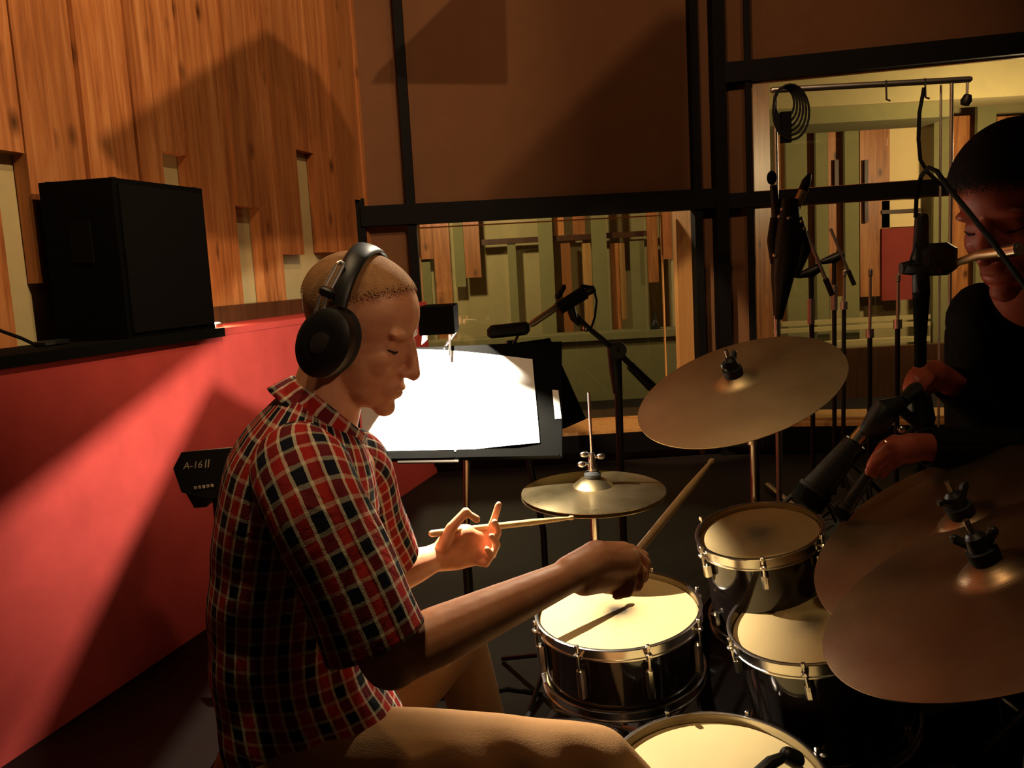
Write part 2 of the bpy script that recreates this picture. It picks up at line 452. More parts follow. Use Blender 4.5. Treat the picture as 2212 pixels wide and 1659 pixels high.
trim(bar_v(WR, 1620, 14, 0.05, TOPZ, ''), mt['frame'], 'slim black mullion at the left of the booth window')
zr = WR.at(1860, 132).z; zrm = WR.at(1800, 420).z
uR = WR.u(2212, 400) + 3.0
trim(slab(MB(), WR, 0, uR, zr - .062, zr + .062, -.06, .07), mt['frame'], 'black rail along the top of the booth window')
trim(slab(MB(), WR, 0, uR, zrm - .048, zrm + .048, -.05, .06), mt['frame'], 'black rail across the middle of the booth window')
trim(slab(MB(), WL, WL.u(772, 500), WL.u(792, 500), LZ - .3, WL.at(780, 430).z, -.06, .05), mt['frame'], 'black corner strip where planks meet the window wall')
# walls that carry the panels
wb = slab(MB(), WL, -.02, uj, zmid, TOPZ, -.12, -.05).build('wall_back', mt['brown']); tag(wb, 'brown cloth wall above the wide window', kind='structure')
def panel(pl, x0, x1, z0, z1, parent, m='brown', o=-.028):
    return slab(MB(), pl, pl.u(x0, 420), pl.u(x1, 420), z0, z1, -.05, o).build('panel', mt[m], parent, smooth=0)
for x0, x1 in ((778, 876), (896, 1495), (1513, 1540)):
    panel(WL, x0, x1, zmid + hm, TOPZ, wb)
wbl = slab(MB(), WL, -.02, uj, 0, zs, -.3, -.03).build('wall_back_lower', mt['darkwood']); tag(wbl, 'dark low wall under the wide window', kind='structure')
panel(WL, 790, 876, zs, zmid - hm, wb); panel(WL, 1513, 1540, zs, zmid - hm, wb)
wr = slab(MB(), WR, 0, uR, zr, TOPZ, -.12, -.05).build('wall_right', mt['brown']); tag(wr, 'brown cloth wall above the booth window', kind='structure')
panel(WR, 1567, 1613, zr, TOPZ, wr); panel(WR, 1628, 2400, zr, TOPZ, wr)
panel(WR, 1567, 1613, zrm, zr, wr); panel(WR, 1567, 1613, .05, zrm, wr)
wrl = slab(MB(), WR, 0, uR, 0, zs, -.3, -.03).build('wall_right_lower', mt['darkwood']); tag(wrl, 'dark low wall under the booth window', kind='structure')
# sills: pale boards with black front edges
u0, u1 = WL.u(896, 700), WL.u(1496, 700)
trim(slab(MB(), WL, u0, u1, zs, zs + .022, -.42, .04), mt['jamb'], 'pale wooden sill of the wide window')
trim(slab(MB(), WL, WL.u(792, 900), uj, zs - .13, zs, -.03, .06), mt['frame'], 'black apron board under the wide window sill')
trim(slab(MB(), WR, WR.u(1628, 700), uR, zs, zs + .022, -.42, .10), mt['jamb'], 'pale wooden sill of the booth window')
trim(slab(MB(), WR, 0, uR, zs - .13, zs, -.03, .11), mt['frame'], 'black apron board under the booth window sill')
# jambs
jb = MB(); q0, q1 = WL.pt(WL.u(1504, 600), 0, .0), WL.pt(WL.u(1456, 600, -.42), 0, -.42)
jb.prism([q0, q1, q1 + V((.03, .01, 0)), q0 + V((.03, .01, 0))], (0, 0, zmid)); trim(jb, mt['jamb'], 'bright pale wooden jamb at the right of the wide window')
jb = MB(); q0, q1 = WR.pt(WR.u(1628, 600), 0, 0), WR.pt(WR.u(1668, 600, -.3), 0, -.3)
jb.prism([q0, q1, q1 + V((-.03, .01, 0)), q0 + V((-.03, .01, 0))], (0, 0, zr)); trim(jb, mt['pine'], 'orange wooden jamb at the left of the booth window')
# glass
def window(name, pl, xa, xb, z0, z1, label, off=-.03, rails=()):
    f = MB(); ua, ub = pl.u(xa, 500), pl.u(xb, 500)
    for (p, q, r, s_) in ((ua, ub, z0, z0 + .008), (ua, ub, z1 - .008, z1), (ua, ua + .008, z0 + .008, z1 - .008), (ub - .008, ub, z0 + .008, z1 - .008)):
        slab(f, pl, p, q, r, s_, off - .015, off + .015)
    o = f.build(name, mt['jamb'], smooth=0); tag(o, label, kind='structure')
    slab(MB(), pl, ua + .008, ub - .008, z0 + .008, z1 - .008, off - .003, off + .003).build('pane', mt['glass'], o, smooth=0)
    return o
window('window_1', WL, 897, 1460, zs + .024, zmid - hm, 'wide window into the neighbouring room', -.40)
window('window_2', WR, 1629, 2420, zs + .024, zrm - .048, 'lower pane of the booth window')
window('window_3', WR, 1629, 2420, zrm + .048, zr - .062, 'upper pane of the booth window')

# ------------------------------------------------------------------ neighbouring room seen through the glass
YB = 9.0
def rect(mb, x0, x1, y0, y1, Y, th=.05):
    c = [P(x0, y1, Y), P(x1, y1, Y), P(x1, y0, Y), P(x0, y0, Y)]
    X0, X1 = (c[0].x + c[3].x) / 2, (c[1].x + c[2].x) / 2
    Z0, Z1 = (c[0].z + c[1].z) / 2, (c[2].z + c[3].z) / 2
    return mb.box(((X0 + X1) / 2, Y + th / 2, (Z0 + Z1) / 2), (X1 - X0, th, Z1 - Z0))
far = MB().box((3.0, YB + .25, 1.7), (13, .1, 3.6)).build('wall_far', mt['cloth'], smooth=0)
tag(far, 'cloth covered far wall of the neighbouring room', kind='structure')
def board(x0, x1, y0, y1, m, dY=0.0, th=.05): return rect(MB(), x0, x1, y0, y1, YB - dY, th).build('board', mt[m], far, smooth=0)
for x0, x1, y0, y1, m, dY in [
    (860, 905, 380, 900, 'pine', 0), (905, 940, 380, 560, 'pine', .05), (905, 940, 560, 900, 'greencloth', 0), (940, 975, 380, 800, 'pine', .1), (1000, 1034, 380, 600, 'pine', .1), (978, 1000, 380, 620, 'greencloth', .02),
    (1165, 1196, 380, 740, 'greencloth', .1), (1196, 1216, 380, 520, 'pine', 0), (1236, 1262, 380, 520, 'pine', 0), (1280, 1312, 380, 740, 'greencloth', .1), (1216, 1236, 525, 740, 'pine', 0), (1262, 1280, 525, 740, 'jamb', 0),
    (1322, 1340, 525, 740, 'pine', 0), (1365, 1395, 520, 740, 'greencloth', .05), (1398, 1420, 380, 610, 'pine', .1), (1425, 1450, 380, 560, 'pine', .05), (1450, 1560, 380, 740, 'cloth', .02),
    (1040, 1400, 508, 520, 'darkwood', .03), (1100, 1118, 525, 700, 'greencloth', .01), (1340, 1352, 525, 690, 'jamb', .0)]:  # long dark strip paints in a shelf shadow along the cloth seam
    board(x0, x1, y0, y1, m, dY)
rect(MB(), 880, 1640, 735, 1010, YB - .5, .3).build('olive_dado', mt['greencloth'], far, smooth=0)
rect(MB(), 880, 1640, 722, 737, YB - .55, .4).build('dado_cap', mt['greencloth'], far, smooth=0)
# right half: soffit, boards, lit panels
rect(MB(), 1660, 2060, 215, 262, YB - .9, .6).build('soffit', mt['greencloth'], far, smooth=0)
rect(MB(), 1560, 2500, 60, 216, YB - 1.0, .5).build('soffit_face', mt['cloth'], far, smooth=0)
for x0, x1, y0, y1, m, dY in [
    (1680, 1700, 250, 700, 'pine', .1), (1700, 1745, 250, 740, 'greencloth', .15), (1745, 1764, 250, 600, 'pine', .1), (1764, 1790, 250, 740, 'greencloth', .2), (1790, 1826, 262, 640, 'pine', .1),
    (1826, 1856, 250, 740, 'greencloth', .2), (1858, 1922, 270, 640, 'pine', .05), (1922, 2016, 270, 420, 'cream', .02), (2016, 2054, 230, 900, 'greencloth', .3), (1803, 1812, 345, 420, 'darkwood', .14), (1868, 1876, 345, 480, 'darkwood', .1),
    (2054, 2110, 250, 900, 'pine', .1), (2110, 2150, 100, 700, 'greencloth', .3), (2150, 2230, 250, 700, 'pine', .1), (2230, 2300, 100, 700, 'greencloth', .2),
    (1905, 1990, 432, 490, 'cream', .05), (1905, 1990, 452, 460, 'darkwood', .07), (1905, 1976, 492, 648, 'redpanel', .08), (1990, 2016, 420, 700, 'cloth', .05)]:
    board(x0, x1, y0, y1, m, dY)
for k, (y0, y1) in enumerate(((688, 697), (704, 712), (736, 746))):
    rect(MB(), 1690 - 12 * k, 2010, y0, y1, YB - .5 - .25 * k, .12).build('step', mt['cloth'], far, smooth=0)
rect(MB(), 1660, 2200, 748, 1010, YB - 1.2, .1).build('riser', mt['darkwood'], far, smooth=0)

# unseen boards added overhead to throw the slanting shadows on planks and panels
def shadow_caster(light, pl, pts, t):
    q = [V(light).lerp(pl.at(x, y), t) for x, y in pts]
    n = (q[1] - q[0]).cross(q[2] - q[0]).normalized()
    o = MB().prism(q, n * .03).build('shadow_board', mt['darkwood'], smooth=0); return tag(o, 'added unseen board shaped to throw a slanting shadow', kind='structure')
shadow_caster((.9, 1.6, 3.5), WOOD, ((225, 350), (400, 222), (592, 92), (690, 160), (765, 300), (765, 520), (440, 520)), .28)
shadow_caster((.2, 2.6, 3.6), WL, ((1455, 30), (1495, 30), (1495, 440), (1050, 440), (1075, 400)), .3)
# ------------------------------------------------------------------ music stand with sheets, clip lamp
MSY = 2.28
def mstand(loc, desk_c, ax, ay, an, wd, hd, label, tray=True, pole_shift=0.0):
    """ax along desk width, ay up the desk, an desk normal (towards reader)"""
    s = thing('music_stand', (loc[0], loc[1], 0), label, 'music stand')
    d = MB(); d.bbox(desk_c, (wd, hd, .004), .0015, (ax, ay, an)); d.build('desk', mt['desk'], s)
    lo = desk_c - ay * (hd / 2)
    if tray:
        for sg in (-1, 1):
            t = MB(); c = lo + ax * (sg * wd * .25)
            t.box(c + an * .03, (wd * .49, .06, .004), (ax, an, ay))
            t.box(c + an * .06 + ay * .008, (wd * .49, .02, .004), (ax, ay, an))
            t.build('tray', mt['desk'], s, smooth=0)
        t = MB(); t.tube([lo + an * .062 - ax * wd * .28 - ay * .012, lo + an * .062 + ax * wd * .02 - ay * .012], .004, 8); t.build('tray_edge', mt['dimchrome'], s)
    back = desk_c - an * .03 - ay * .04
    b = MB(); b.box(desk_c - an * .015 - ay * .04, (.06, .05, .03), (ax, ay, an)); b.build('bracket', mt['black'], s, smooth=0)
    top = back + ax * pole_shift; base = V((loc[0], loc[1], 0))
    p = MB(); p.tube([top, V((top.x, top.y, top.z - .12)), V((base.x, base.y, .5)), base + V((0, 0, .06))], [.009, .009, .009, .009], 10); p.build('pole', mt['dimchrome'], s)
    p = MB(); p.tube([V((base.x, base.y, .55)), base + V((0, 0, .05))], .0135, 10); p.build('lower_tube', mt['black'], s)
    for k in range(3):
        q = math.radians(40 + 120 * k); l = MB()
        l.tube([base + V((0, 0, .1)), base + V((.12 * math.cos(q), .12 * math.sin(q), .07)), base + V((.25 * math.cos(q), .25 * math.sin(q), .008))], .008, 8); l.build('leg', mt['black'], s)
    return s
dan = V((-.16, -.92, .34)).normalized(); dax = V((.985, -.17, 0)); dax = (dax - dan * dax.dot(dan)).normalized(); day = dan.cross(dax)
if day.z < 0: day = -day
dc = P(997, 868, MSY)
mstand((dc.x - .02, dc.y + .12), dc, dax, day, dan, .53, .305, 'black music stand holding the glowing white score sheets')
def sheet(x0, x1, y0, y1, off, label, rot=0.0):
    """a page lying on the desk, from its picture corners"""
    pl_n, pl_p = dan, dc + dan * off
    def hit(x, y):
        d = ray(x, y); return CAM + d * (pl_n.dot(pl_p - CAM) / pl_n.dot(d))
    c = [hit(*q) for q in ((x0[0], y0[0]), (x1[0], y1[0]), (x1[1], y1[1]), (x0[1], y0[1]))]
    rows = []
    for i in range(7):
        u = i / 6; lift = .006 * math.sin(math.pi * u)
        rows.append([c[0].lerp(c[1], u) + dan * lift, c[3].lerp(c[2], u) + dan * lift])
    m = MB(); n = len(rows)
    for r in rows: m.v += [r[0], r[1], r[0] + dan * .0006, r[1] + dan * .0006]
    for i in range(n - 1):
        a = 4 * i; b = a + 4
        m.f += [(a, a + 1, b + 1, b), (a + 2, b + 2, b + 3, a + 3), (a, b, b + 2, a + 2), (a + 1, a + 3, b + 3, b + 1)]
    m.f += [(0, 2, 3, 1), (a + 4, a + 5, a + 7, a + 6)]
    return tag(m.build('sheet_music', mt['paper']), label, 'sheet music', 'score pages on the music stand')
sheet((772, 786), (972, 985), (752, 992), (757, 975), .005, 'left white score page, half hidden behind the face of the drummer')
sheet((972, 985), (1150, 1166), (757, 975), (776, 956), .0055, 'right white score page, next to the bare edge of the black desk')
# a strip of white paper tucked at the right edge of the desk
def dhit(x, y, off):
    d = ray(x, y); pp = dc + dan * off; return CAM + d * (dan.dot(pp - CAM) / dan.dot(d))
st_ = MB().prism([dhit(x, y, .004) for x, y in ((1193, 842), (1206, 843), (1213, 904), (1199, 905))], dan * .0008)
tag(st_.build('paper_strip', mt['paper'], smooth=0), 'narrow white paper strip at the right edge of the black desk', 'paper')

# clip lamp: black hood over the score, side face cut to shape the beam on the red wall
L = P(946, 691, 2.05)
lamp = thing('clip_lamp', (L.x, L.y + .02, L.z - .1), 'black hooded clip lamp above the white score sheets', 'lamp')
hx, hz, y0h, y1h = .039, .031, -.05, .135
lit_img = [('r', 0, 1120), ('r', 300, 880), ('r', 478, 728), ('w', 476, 650), ('w', 500, 606), ('w', 640, 560)]
low_img = [('r', 640, 905), ('r', 560, 884), ('r', 468, 830), ('r', 300, 1165), ('r', 60, 1659)]
def face_pt(k, x, y):
    p = (RED if k == 'r' else WOOD).at(x, y); d = p - L; t = hx / -d.x
    return (d.y * t, d.z * t)
up2 = [face_pt(*q) for q in lit_img]; lo2 = [face_pt(*q) for q in low_img]
ex = lambda p, q, s: (p[0] + (p[0] - q[0]) * s, p[1] + (p[1] - q[1]) * s)
poly = [ex(up2[0], up2[1], 6)] + up2 + [(.4, up2[-1][1] + .01), (.4, lo2[0][1])] + lo2 + [ex(lo2[-1], lo2[-2], 6)]
rectp = [(y0h, -.054), (y1h, -.054), (y1h, hz), (y0h, hz)]
pts = [V(q) for q in rectp + poly]; nr, npol = 4, len(poly)
edges = [(i, (i + 1) % 4) for i in range(4)] + [(4 + i, 4 + (i + 1) % npol) for i in range(npol)]
cv, ce, cf, *_ = geometry.delaunay_2d_cdt(pts, edges, [], 0, 1e-7)
def inside(p, pg):
    r = False; n = len(pg)
    for i in range(n):
        (x1, y1), (x2, y2) = pg[i], pg[(i + 1) % n]
        if (y1 > p[1]) != (y2 > p[1]) and p[0] < (x2 - x1) * (p[1] - y1) / (y2 - y1) + x1: r = not r
    return r
hood = MB()
for f in cf:
    c = [sum(cv[i][k] for i in f) / len(f) for k in (0, 1)]
    if inside(c, rectp) and not inside(c, poly):
        hood.prism([L + V((-hx, cv[i][0], cv[i][1])) for i in f], (-.0015, 0, 0))
hood.box(L + V((0, (y0h + y1h) / 2, hz)), (2 * hx, y1h - y0h, .003))
hood.box(L + V((hx, (y0h + y1h) / 2, 0)), (.003, y1h - y0h, 2 * hz))
hood.box(L + V((0, y0h, 0)), (2 * hx, .003, 2 * hz))
hood.box(L + V((0, y1h, 0)), (2 * hx, .003, 2 * hz))
hood.build('hood', mt['blackmat'], lamp, smooth=0, fix=False)
bulb = MB().ell(L + V((0, 0, .014)), .007); bm_ = NT('white_lamp_bulb'); bm_.set(col=(1, 1, 1), emit=(1, .97, .92, 1), estr=30.0); bulb.build('bulb', bm_.m, lamp)
neck = MB(); tb = dhit(946, 775, -.006); neck.tube([L + V((.03, y1h, -hz)), L + V((.03, y1h + .06, -.04)), tb + V((.02, 0, .03)), tb + V((.02, 0, -.01))], .004, 8); neck.build('gooseneck', mt['chrome'], lamp)
clp = MB().box(tb + V((.02, -.002, -.015)), (.03, .03, .05)); clp.build('clip', mt['black'], lamp, smooth=0)
def lamp_spot(name, aim, power, size, blend):
    o = spot(name, L, aim, power, (1, .88, .70), size, blend, .0018); o.parent = lamp; o.location = L - WORLD[lamp]
lamp_spot('score_lamp_light', L + V((.03, .04, -1)), 110, 108, .35)
lamp_spot('score_lamp_beam', RED.at(620, 735), 165, 142, 1.0)
rod = MB(); rod.tube([P(971, 722, 2.27), P(972, 768, 2.27)], .0035, 8); rod.build('chrome_stem', mt['chrome'], lamp)
# ------------------------------------------------------------------ drum kit
def basis(n, ref=V((1, 0, 0))):
    n = V(n).normalized(); x = (ref - n * ref.dot(n)).normalized(); return x, n.cross(x), n
def arc_band(c, n, r0, r1, h0, h1, seg=48):
    """ring with a rectangular section"""
    return MB().lathe([(r0, h0), (r1, h0), (r1, h1), (r0, h1), (r0, h0)], c, n, seg)
def hoop_mb(c, n, R, h0, h1, seg=64):
    m = MB()
    m.lathe([(R - .004, h0), (R + .004, h0), (R + .004, h0 + .003), (R + .0015, h0 + .004), (R + .0015, h1 - .004), (R + .004, h1 - .0025), (R + .005, h1), (R + .001, h1 + .0012), (R - .003, h1), (R - .0015, h1 - .004), (R - .0015, h0 + .005), (R - .004, h0)], c, n, seg)
    return m
def drum(name, label, c, n, dia, depth, head, nl=6, phase=0.0, rim=.012, shell='shell', base=None, legs=0, cat='drum'):
    """c: middle of the batter head, n: its normal"""
    c = V(c); x, y, n = basis(n); R = dia / 2
    low = c - n * (depth + .02)
    t = thing(name, (low.x, low.y, min(low.z, c.z - depth) if not legs else 0), label, cat)
    MB().lathe([(R - .012, -.004), (R - .006, -.006), (R - .006, -depth + .004), (R - .012, -depth + .002)], c, n, 64).build('shell', mt[shell], t, origin=c - n * depth)
    MB().lathe([(.0005, 0), (R * .5, 0), (R - .006, 0), (R - .002, -.004), (R - .002, -.009)], c, n, 64).build('batter_head', mt[head], t, origin=c)
    MB().lathe([(.0005, 0), (R - .004, 0), (R - .003, .006)], c - n * (depth + .002), n, 48).build('bottom_head', mt['head_floor'], t, origin=c - n * depth)
    hoop_mb(c, n, R + .002, -.014, rim).build('hoop', mt['chrome'], t, origin=c)
    hoop_mb(c - n * depth, n, R + .002, -.012, .012).build('hoop', mt['chrome'], t, origin=c - n * depth)
    for k in range(nl):
        q = phase + 2 * math.pi * k / nl; e = x * math.cos(q) + y * math.sin(q); s = n.cross(e)
        if depth < .19: lo = MB().bbox(c + e * (R + .005) - n * depth / 2, (.018, .016, depth * .5), .004, (e, s, n)).build('lug', mt['chrome'], t)
        else:
            lo = MB().bbox(c + e * (R + .004) - n * .04, (.018, .016, .034), .004, (e, s, n)).build('lug', mt['chrome'], t)
            MB().bbox(c + e * (R + .004) - n * (depth - .04), (.018, .016, .034), .004, (e, s, n)).build('lug', mt['chrome'], t)
        rd = MB(); top = c + e * (R + .011) + n * (rim - .002)
        rd.tube([top - n * .05, top + n * .004], .003, 8); rd.bbox(top + n * .006, (.008, .008, .009), .001, (e, s, n)); rd.bbox(top - n * .012, (.016, .013, .008), .002, (e, s, n))
        rd.build('tension_rod', mt['chrome'], lo)
    if legs:
        for k in range(3):
            q = phase + .5 + 2 * math.pi * k / 3; e = V((math.cos(q), math.sin(q), 0))
            a = c + e * (R + .012) - n * .1; l = MB(); l.tube([a + V((0, 0, .03)), V((a.x, a.y, .06)), V((a.x + e.x * .03, a.y + e.y * .03, .012))], .005, 8); l.ell((a.x + e.x * .03, a.y + e.y * .03, .012), .012, nu=10, nv=6); l.build('leg', mt['dimchrome'], t)
    return t
SN = P(1335, 1322, 1.85)
sn = drum('snare_drum', 'chrome hooped snare drum with a dark smudge mid head, beside the fist holding the stick', SN, (-.06, -.10, 1), .352, .14, 'head_snare', 8, .2)
T1 = P(1640, 1153, 1.86)
drum('rack_tom', 'smallest tom drum, far right of the snare below the tilted crash cymbal', T1, (-.16, -.14, 1), .262, .20, 'head_tom', 6, .3)
T2 = P(1757, 1345, 1.68)
drum('rack_tom', 'middle tom drum partly covered by the two dark cymbals', T2, (-.22, -.10, 1), .325, .23, 'head_tom', 6, .1, rim=.016)
FT = P(1547, 1702, 1.42)
drum('floor_tom', 'large floor tom cut off by the bottom edge of the picture', FT, (-.04, -.12, 1), .375, .36, 'head_floor', 8, .25, rim=.016, legs=3)
# snare stand
s = thing('snare_stand', (SN.x, SN.y, 0), 'chrome tripod stand under the snare drum', 'stand')
MB().tube([(SN.x, SN.y, SN.z - .27), (SN.x, SN.y, .1)], .013, 12).build('pole', mt['dimchrome'], s)
for k in range(3):
    q = 1.0 + 2 * math.pi * k / 3; e = V((math.cos(q), math.sin(q), 0))
    MB().tube([V((SN.x, SN.y, SN.z - .27)), V((SN.x, SN.y, SN.z - .22)) + e * .15, V((SN.x, SN.y, SN.z - .172)) + e * .165], .006, 8).build('basket_arm', mt['dimchrome'], s)
    MB().tube([V((SN.x, SN.y, .2)), V((SN.x, SN.y, .06)) + e * .15, V((SN.x, SN.y, .012)) + e * .2], .008, 8).build('leg', mt['dimchrome'], s)
# bass drum under the toms
BD = V((.72, 1.92, .29)); bn = V((.94, .34, 0)).normalized()
bd = thing('bass_drum', (BD.x, BD.y, 0), 'black lacquered bass drum lying in the dark under the toms', 'drum')
MB().lathe([(.262, 0), (.268, .005), (.268, .40), (.262, .405)], BD - bn * .2, bn, 64).build('shell', mt['shell'], bd)
for sg, nm in ((-.2, 'batter_head'), (.206, 'front_head')):
    MB().lathe([(.001, 0), (.262, 0), (.264, .002)], BD + bn * sg, bn, 48).build(nm, mt['shell'], bd)
for sg in (-.2, .185):
    arc_band(BD + bn * sg, bn, .268, .286, -.02, .03).build('wooden_hoop', mt['shell'], bd)
    MB().lathe([(.285, -.002), (.288, 0), (.285, .002)], BD + bn * (sg - .018), bn, 64).build('chrome_inlay', mt['dimchrome'], bd)
for k in range(8):
    q = 2 * math.pi * k / 8 + .2; x, y, _ = basis(bn); e = x * math.cos(q) + y * math.sin(q)
    l = MB(); l.bbox(BD + e * .274, (.018, .02, .12), .004, (e, bn.cross(e), bn)); l.build('lug', mt['chrome'], bd)
for sg in (-1, 1):
    side = V((bn.y, -bn.x, 0)) * sg; MB().tube([BD + side * .25 + bn * .1 - V((0, 0, .1)), BD + side * .36 + bn * .16 - V((0, 0, .28))], .008, 8).build('spur', mt['dimchrome'], bd)
hl = P(1748, 1500, 1.75)
MB().tube([T2 - V((-.02, -.02, .12)), V((T2.x + .07, T2.y + .16, .56))], .011, 10).build('tom_arm', mt['dimchrome'], bd)
MB().tube([T1 - V((-.03, -.0, .1)), V((T1.x + .12, T1.y + .05, .56))], .011, 10).build('tom_arm', mt['dimchrome'], bd)
MB().tube([P(1680, 1460, 1.62), P(1685, 1490, 1.62), P(1692, 1520, 1.63)], .006, 8).build('floor_tom_rod', mt['dimchrome'], bd)

def cymbal_profile(R, bell_r, bell_h, bow):
    pr = [(.006, bell_h)]
    for k in range(1, 7):
        q = k / 6; pr.append((.006 + (bell_r - .006) * q, bell_h * (1 - q * q * .92) ))
    z0 = pr[-1][1]
    for k in range(1, 15):
        q = k / 14; pr.append((bell_r + (R - bell_r) * q, z0 - bow * (q ** 1.6) - bell_h * .08 * 0))
    top = pr; bot = [(r, h - .0015) for r, h in reversed(pr)]
    return top + bot
def cymbal(name, label, c, n, R, bell_r, bell_h, bow, m, nut, foot, pole_m='dimchrome', lean=None, cat='cymbal', legs=True, tilter=True):
    c = V(c); x, y, n = basis(n)
    t = thing(name, (foot[0], foot[1], 0), label, cat)
    d = MB().lathe(cymbal_profile(R, bell_r, bell_h, bow), c, n, 96).build('disc', mt[m], t, origin=c, smooth=40)
    if nut:
        f = MB().lathe([(.004, 0), (.020, 0), (.021, .004), (.021, .016), (.004, .018)], c + n * bell_h, n, 20); f.build('felt', mt['rubber'], t)
        wn = MB().lathe([(.003, 0), (.016, 0), (.014, .020), (.008, .026), (.003, .026)], c + n * (bell_h + .016), n, 16)
        for sg in (-1, 1):
            e = (x * math.cos(nut) + y * math.sin(nut)) * sg
            b0 = c + n * (bell_h + .022)
            wn.capsule([b0 + e * .010, b0 + e * .026 + n * .016], [.0065, .007], 8)
        wn.build('wing_nut', mt['black'], t)
        MB().tube([c + n * (bell_h + .03), c + n * (bell_h + .062)], .0045, 8).build('threaded_rod', mt['dimchrome'], t)
    a = c - n * .02
    MB().lathe([(.003, 0), (.018, 0), (.014, -.012), (.003, -.014)], c + n * (bell_h - .006), n, 16).build('seat', mt['rubber'], t)
    if tilter:
        b = c - n * .07
        MB().tube([c + n * bell_h, b], .006, 8).build('rod', mt[pole_m], t)
        tl = MB(); tl.lathe([(.004, -.016), (.014, -.016), (.014, .016), (.004, .016)], b, x, 16); tl.build('tilter', mt[pole_m], t)
        top = b
    else: top = c - n * .0
    ft = V((foot[0], foot[1], 0))
    k1 = V((ft.x, ft.y, max(.5, top.z - .12)))
    MB().tube([top, k1], .008, 10).build('upper_tube', mt[pole_m], t)
    MB().tube([k1, V((ft.x, ft.y, .12))], .0125, 12).build('lower_tube', mt[pole_m], t)
    MB().lathe([(.008, -.02), (.02, -.02), (.02, .02), (.008, .02)], k1, (0, 0, 1), 16).build('clamp', mt[pole_m], t)
    if legs:
        for k in range(3):
            q = .6 + 2 * math.pi * k / 3; e = V((math.cos(q), math.sin(q), 0))
            l = MB(); l.tube([ft + V((0, 0, .36)) + e * .012, ft + e * .26 + V((0, 0, .02))], .009, 8); lo = l.build('leg', mt[pole_m], t); MB().tube([ft + V((0, 0, .14)), ft + e * .15 + V((0, 0, .18))], .004, 6).build('brace', mt[pole_m], lo)
            MB().ell(ft + e * .265 + V((0, 0, .014)), .014, nu=10, nv=6).build('foot', mt['rubber'], t)
    return t
CR = P(1590, 823, 1.88)
cymbal('crash_cymbal', 'tilted bronze crash cymbal hanging in the middle of the picture', CR, V((-.36, -.28, 1)), .228, .045, .016, .02, 'cym_crash', .9, (CR.x + .12, CR.y + .3))
R1 = P(2146, 1236, 1.15)
cymbal('ride_cymbal', 'nearest dark ride cymbal with the red tinge, in the right corner', R1, V((-.49, .08, 1)), .255, .05, .02, .022, 'cym_ride', 2.4, (R1.x + .22, R1.y + .16))
R2 = P(2088, 1129, 1.38)
cymbal('crash_cymbal', 'dark crash cymbal tucked behind the nearest ride cymbal', R2, V((-.50, -.08, 1)), .264, .048, .018, .02, 'cym_ride', .3, (R2.x + .3, R2.y + .3))
# hi-hat
HT = P(1281, 1050, 2.12); hn = V((.0, -.05, 1)).normalized()
hh = thing('hi_hat', (HT.x, HT.y, 0), 'bright bronze hi-hat cymbals on a chrome stand right of the score', 'hi-hat')
MB().lathe(cymbal_profile(.178, .05, .024, .014), HT, hn, 96).build('top_cymbal', mt['cym_hat'], hh, origin=HT, smooth=40)
MB().lathe([(r, -h) for r, h in cymbal_profile(.178, .05, .024, .014)], HT - hn * .035, hn, 96).build('bottom_cymbal', mt['cym_hat'], hh, origin=HT - hn * .035, smooth=40)
pt_ = P(1272, 848, 2.12)
MB().tube([pt_, HT + hn * .01, V((HT.x, HT.y, .3))], .0035, 8).build('pull_rod', mt['chrome'], hh)
MB().lathe([(.004, 0), (.02, 0), (.021, .008), (.016, .014), (.004, .015)], HT + hn * .024, hn, 20).build('felt', mt['rubber'], hh)
cl = MB().lathe([(.004, 0), (.011, 0), (.012, .012), (.009, .02), (.010, .03), (.007, .045), (.004, .046)], HT + hn * .04, hn, 20); clo = cl.build('clutch', mt['chrome'], hh)
for dz, dx in ((.058, -.014), (.082, -.01), (.075, .012)):
    q = HT + V((dx, -.004, dz)); k_ = MB(); k_.ell(q + V((dx * .8, -.002, 0)), (.011, .006, .008)); k_.tube([q - V((dx, 0, 0)), q + V((dx, 0, 0))], .004, 8); k_.build('clutch_screw', mt['chrome'], clo)
MB().tube([HT - hn * .06, V((HT.x, HT.y, .08))], .011, 12).build('tube', mt['chrome'], hh)
for k in range(3):
    q = .3 + 2 * math.pi * k / 3; e = V((math.cos(q), math.sin(q), 0)); ft = V((HT.x, HT.y, 0))
    MB().tube([ft + V((0, 0, .34)) + e * .012, ft + e * .24 + V((0, 0, .015))], .008, 8).build('leg', mt['dimchrome'], hh)
MB().box((HT.x - .13, HT.y - .06, .05), (.24, .09, .015), (V((.97, .1, .22)).normalized(), V((-.1, .995, 0)), V((-.22, 0, .97)))).build('pedal', mt['dimchrome'], hh, smooth=0)
# drum throne
TH = V((-.37, 1.40, 0))
th = thing('drum_throne', TH, 'round black drum throne the drummer in the plaid shirt sits on', 'stool')
MB().lathe([(.001, .385), (.14, .385), (.165, .40), (.17, .43), (.16, .455), (.10, .462), (.001, .462)], TH, (0, 0, 1), 40).build('seat', mt['blackmat'], th)
MB().tube([TH + V((0, 0, .39)), TH + V((0, 0, .12))], .016, 12).build('post', mt['dimchrome'], th)
for k in range(3):
    q = .9 + 2 * math.pi * k / 3; e = V((math.cos(q), math.sin(q), 0))
    MB().tube([TH + V((0, 0, .3)), TH + e * .25 + V((0, 0, .015))], .011, 8).build('leg', mt['dimchrome'], th)
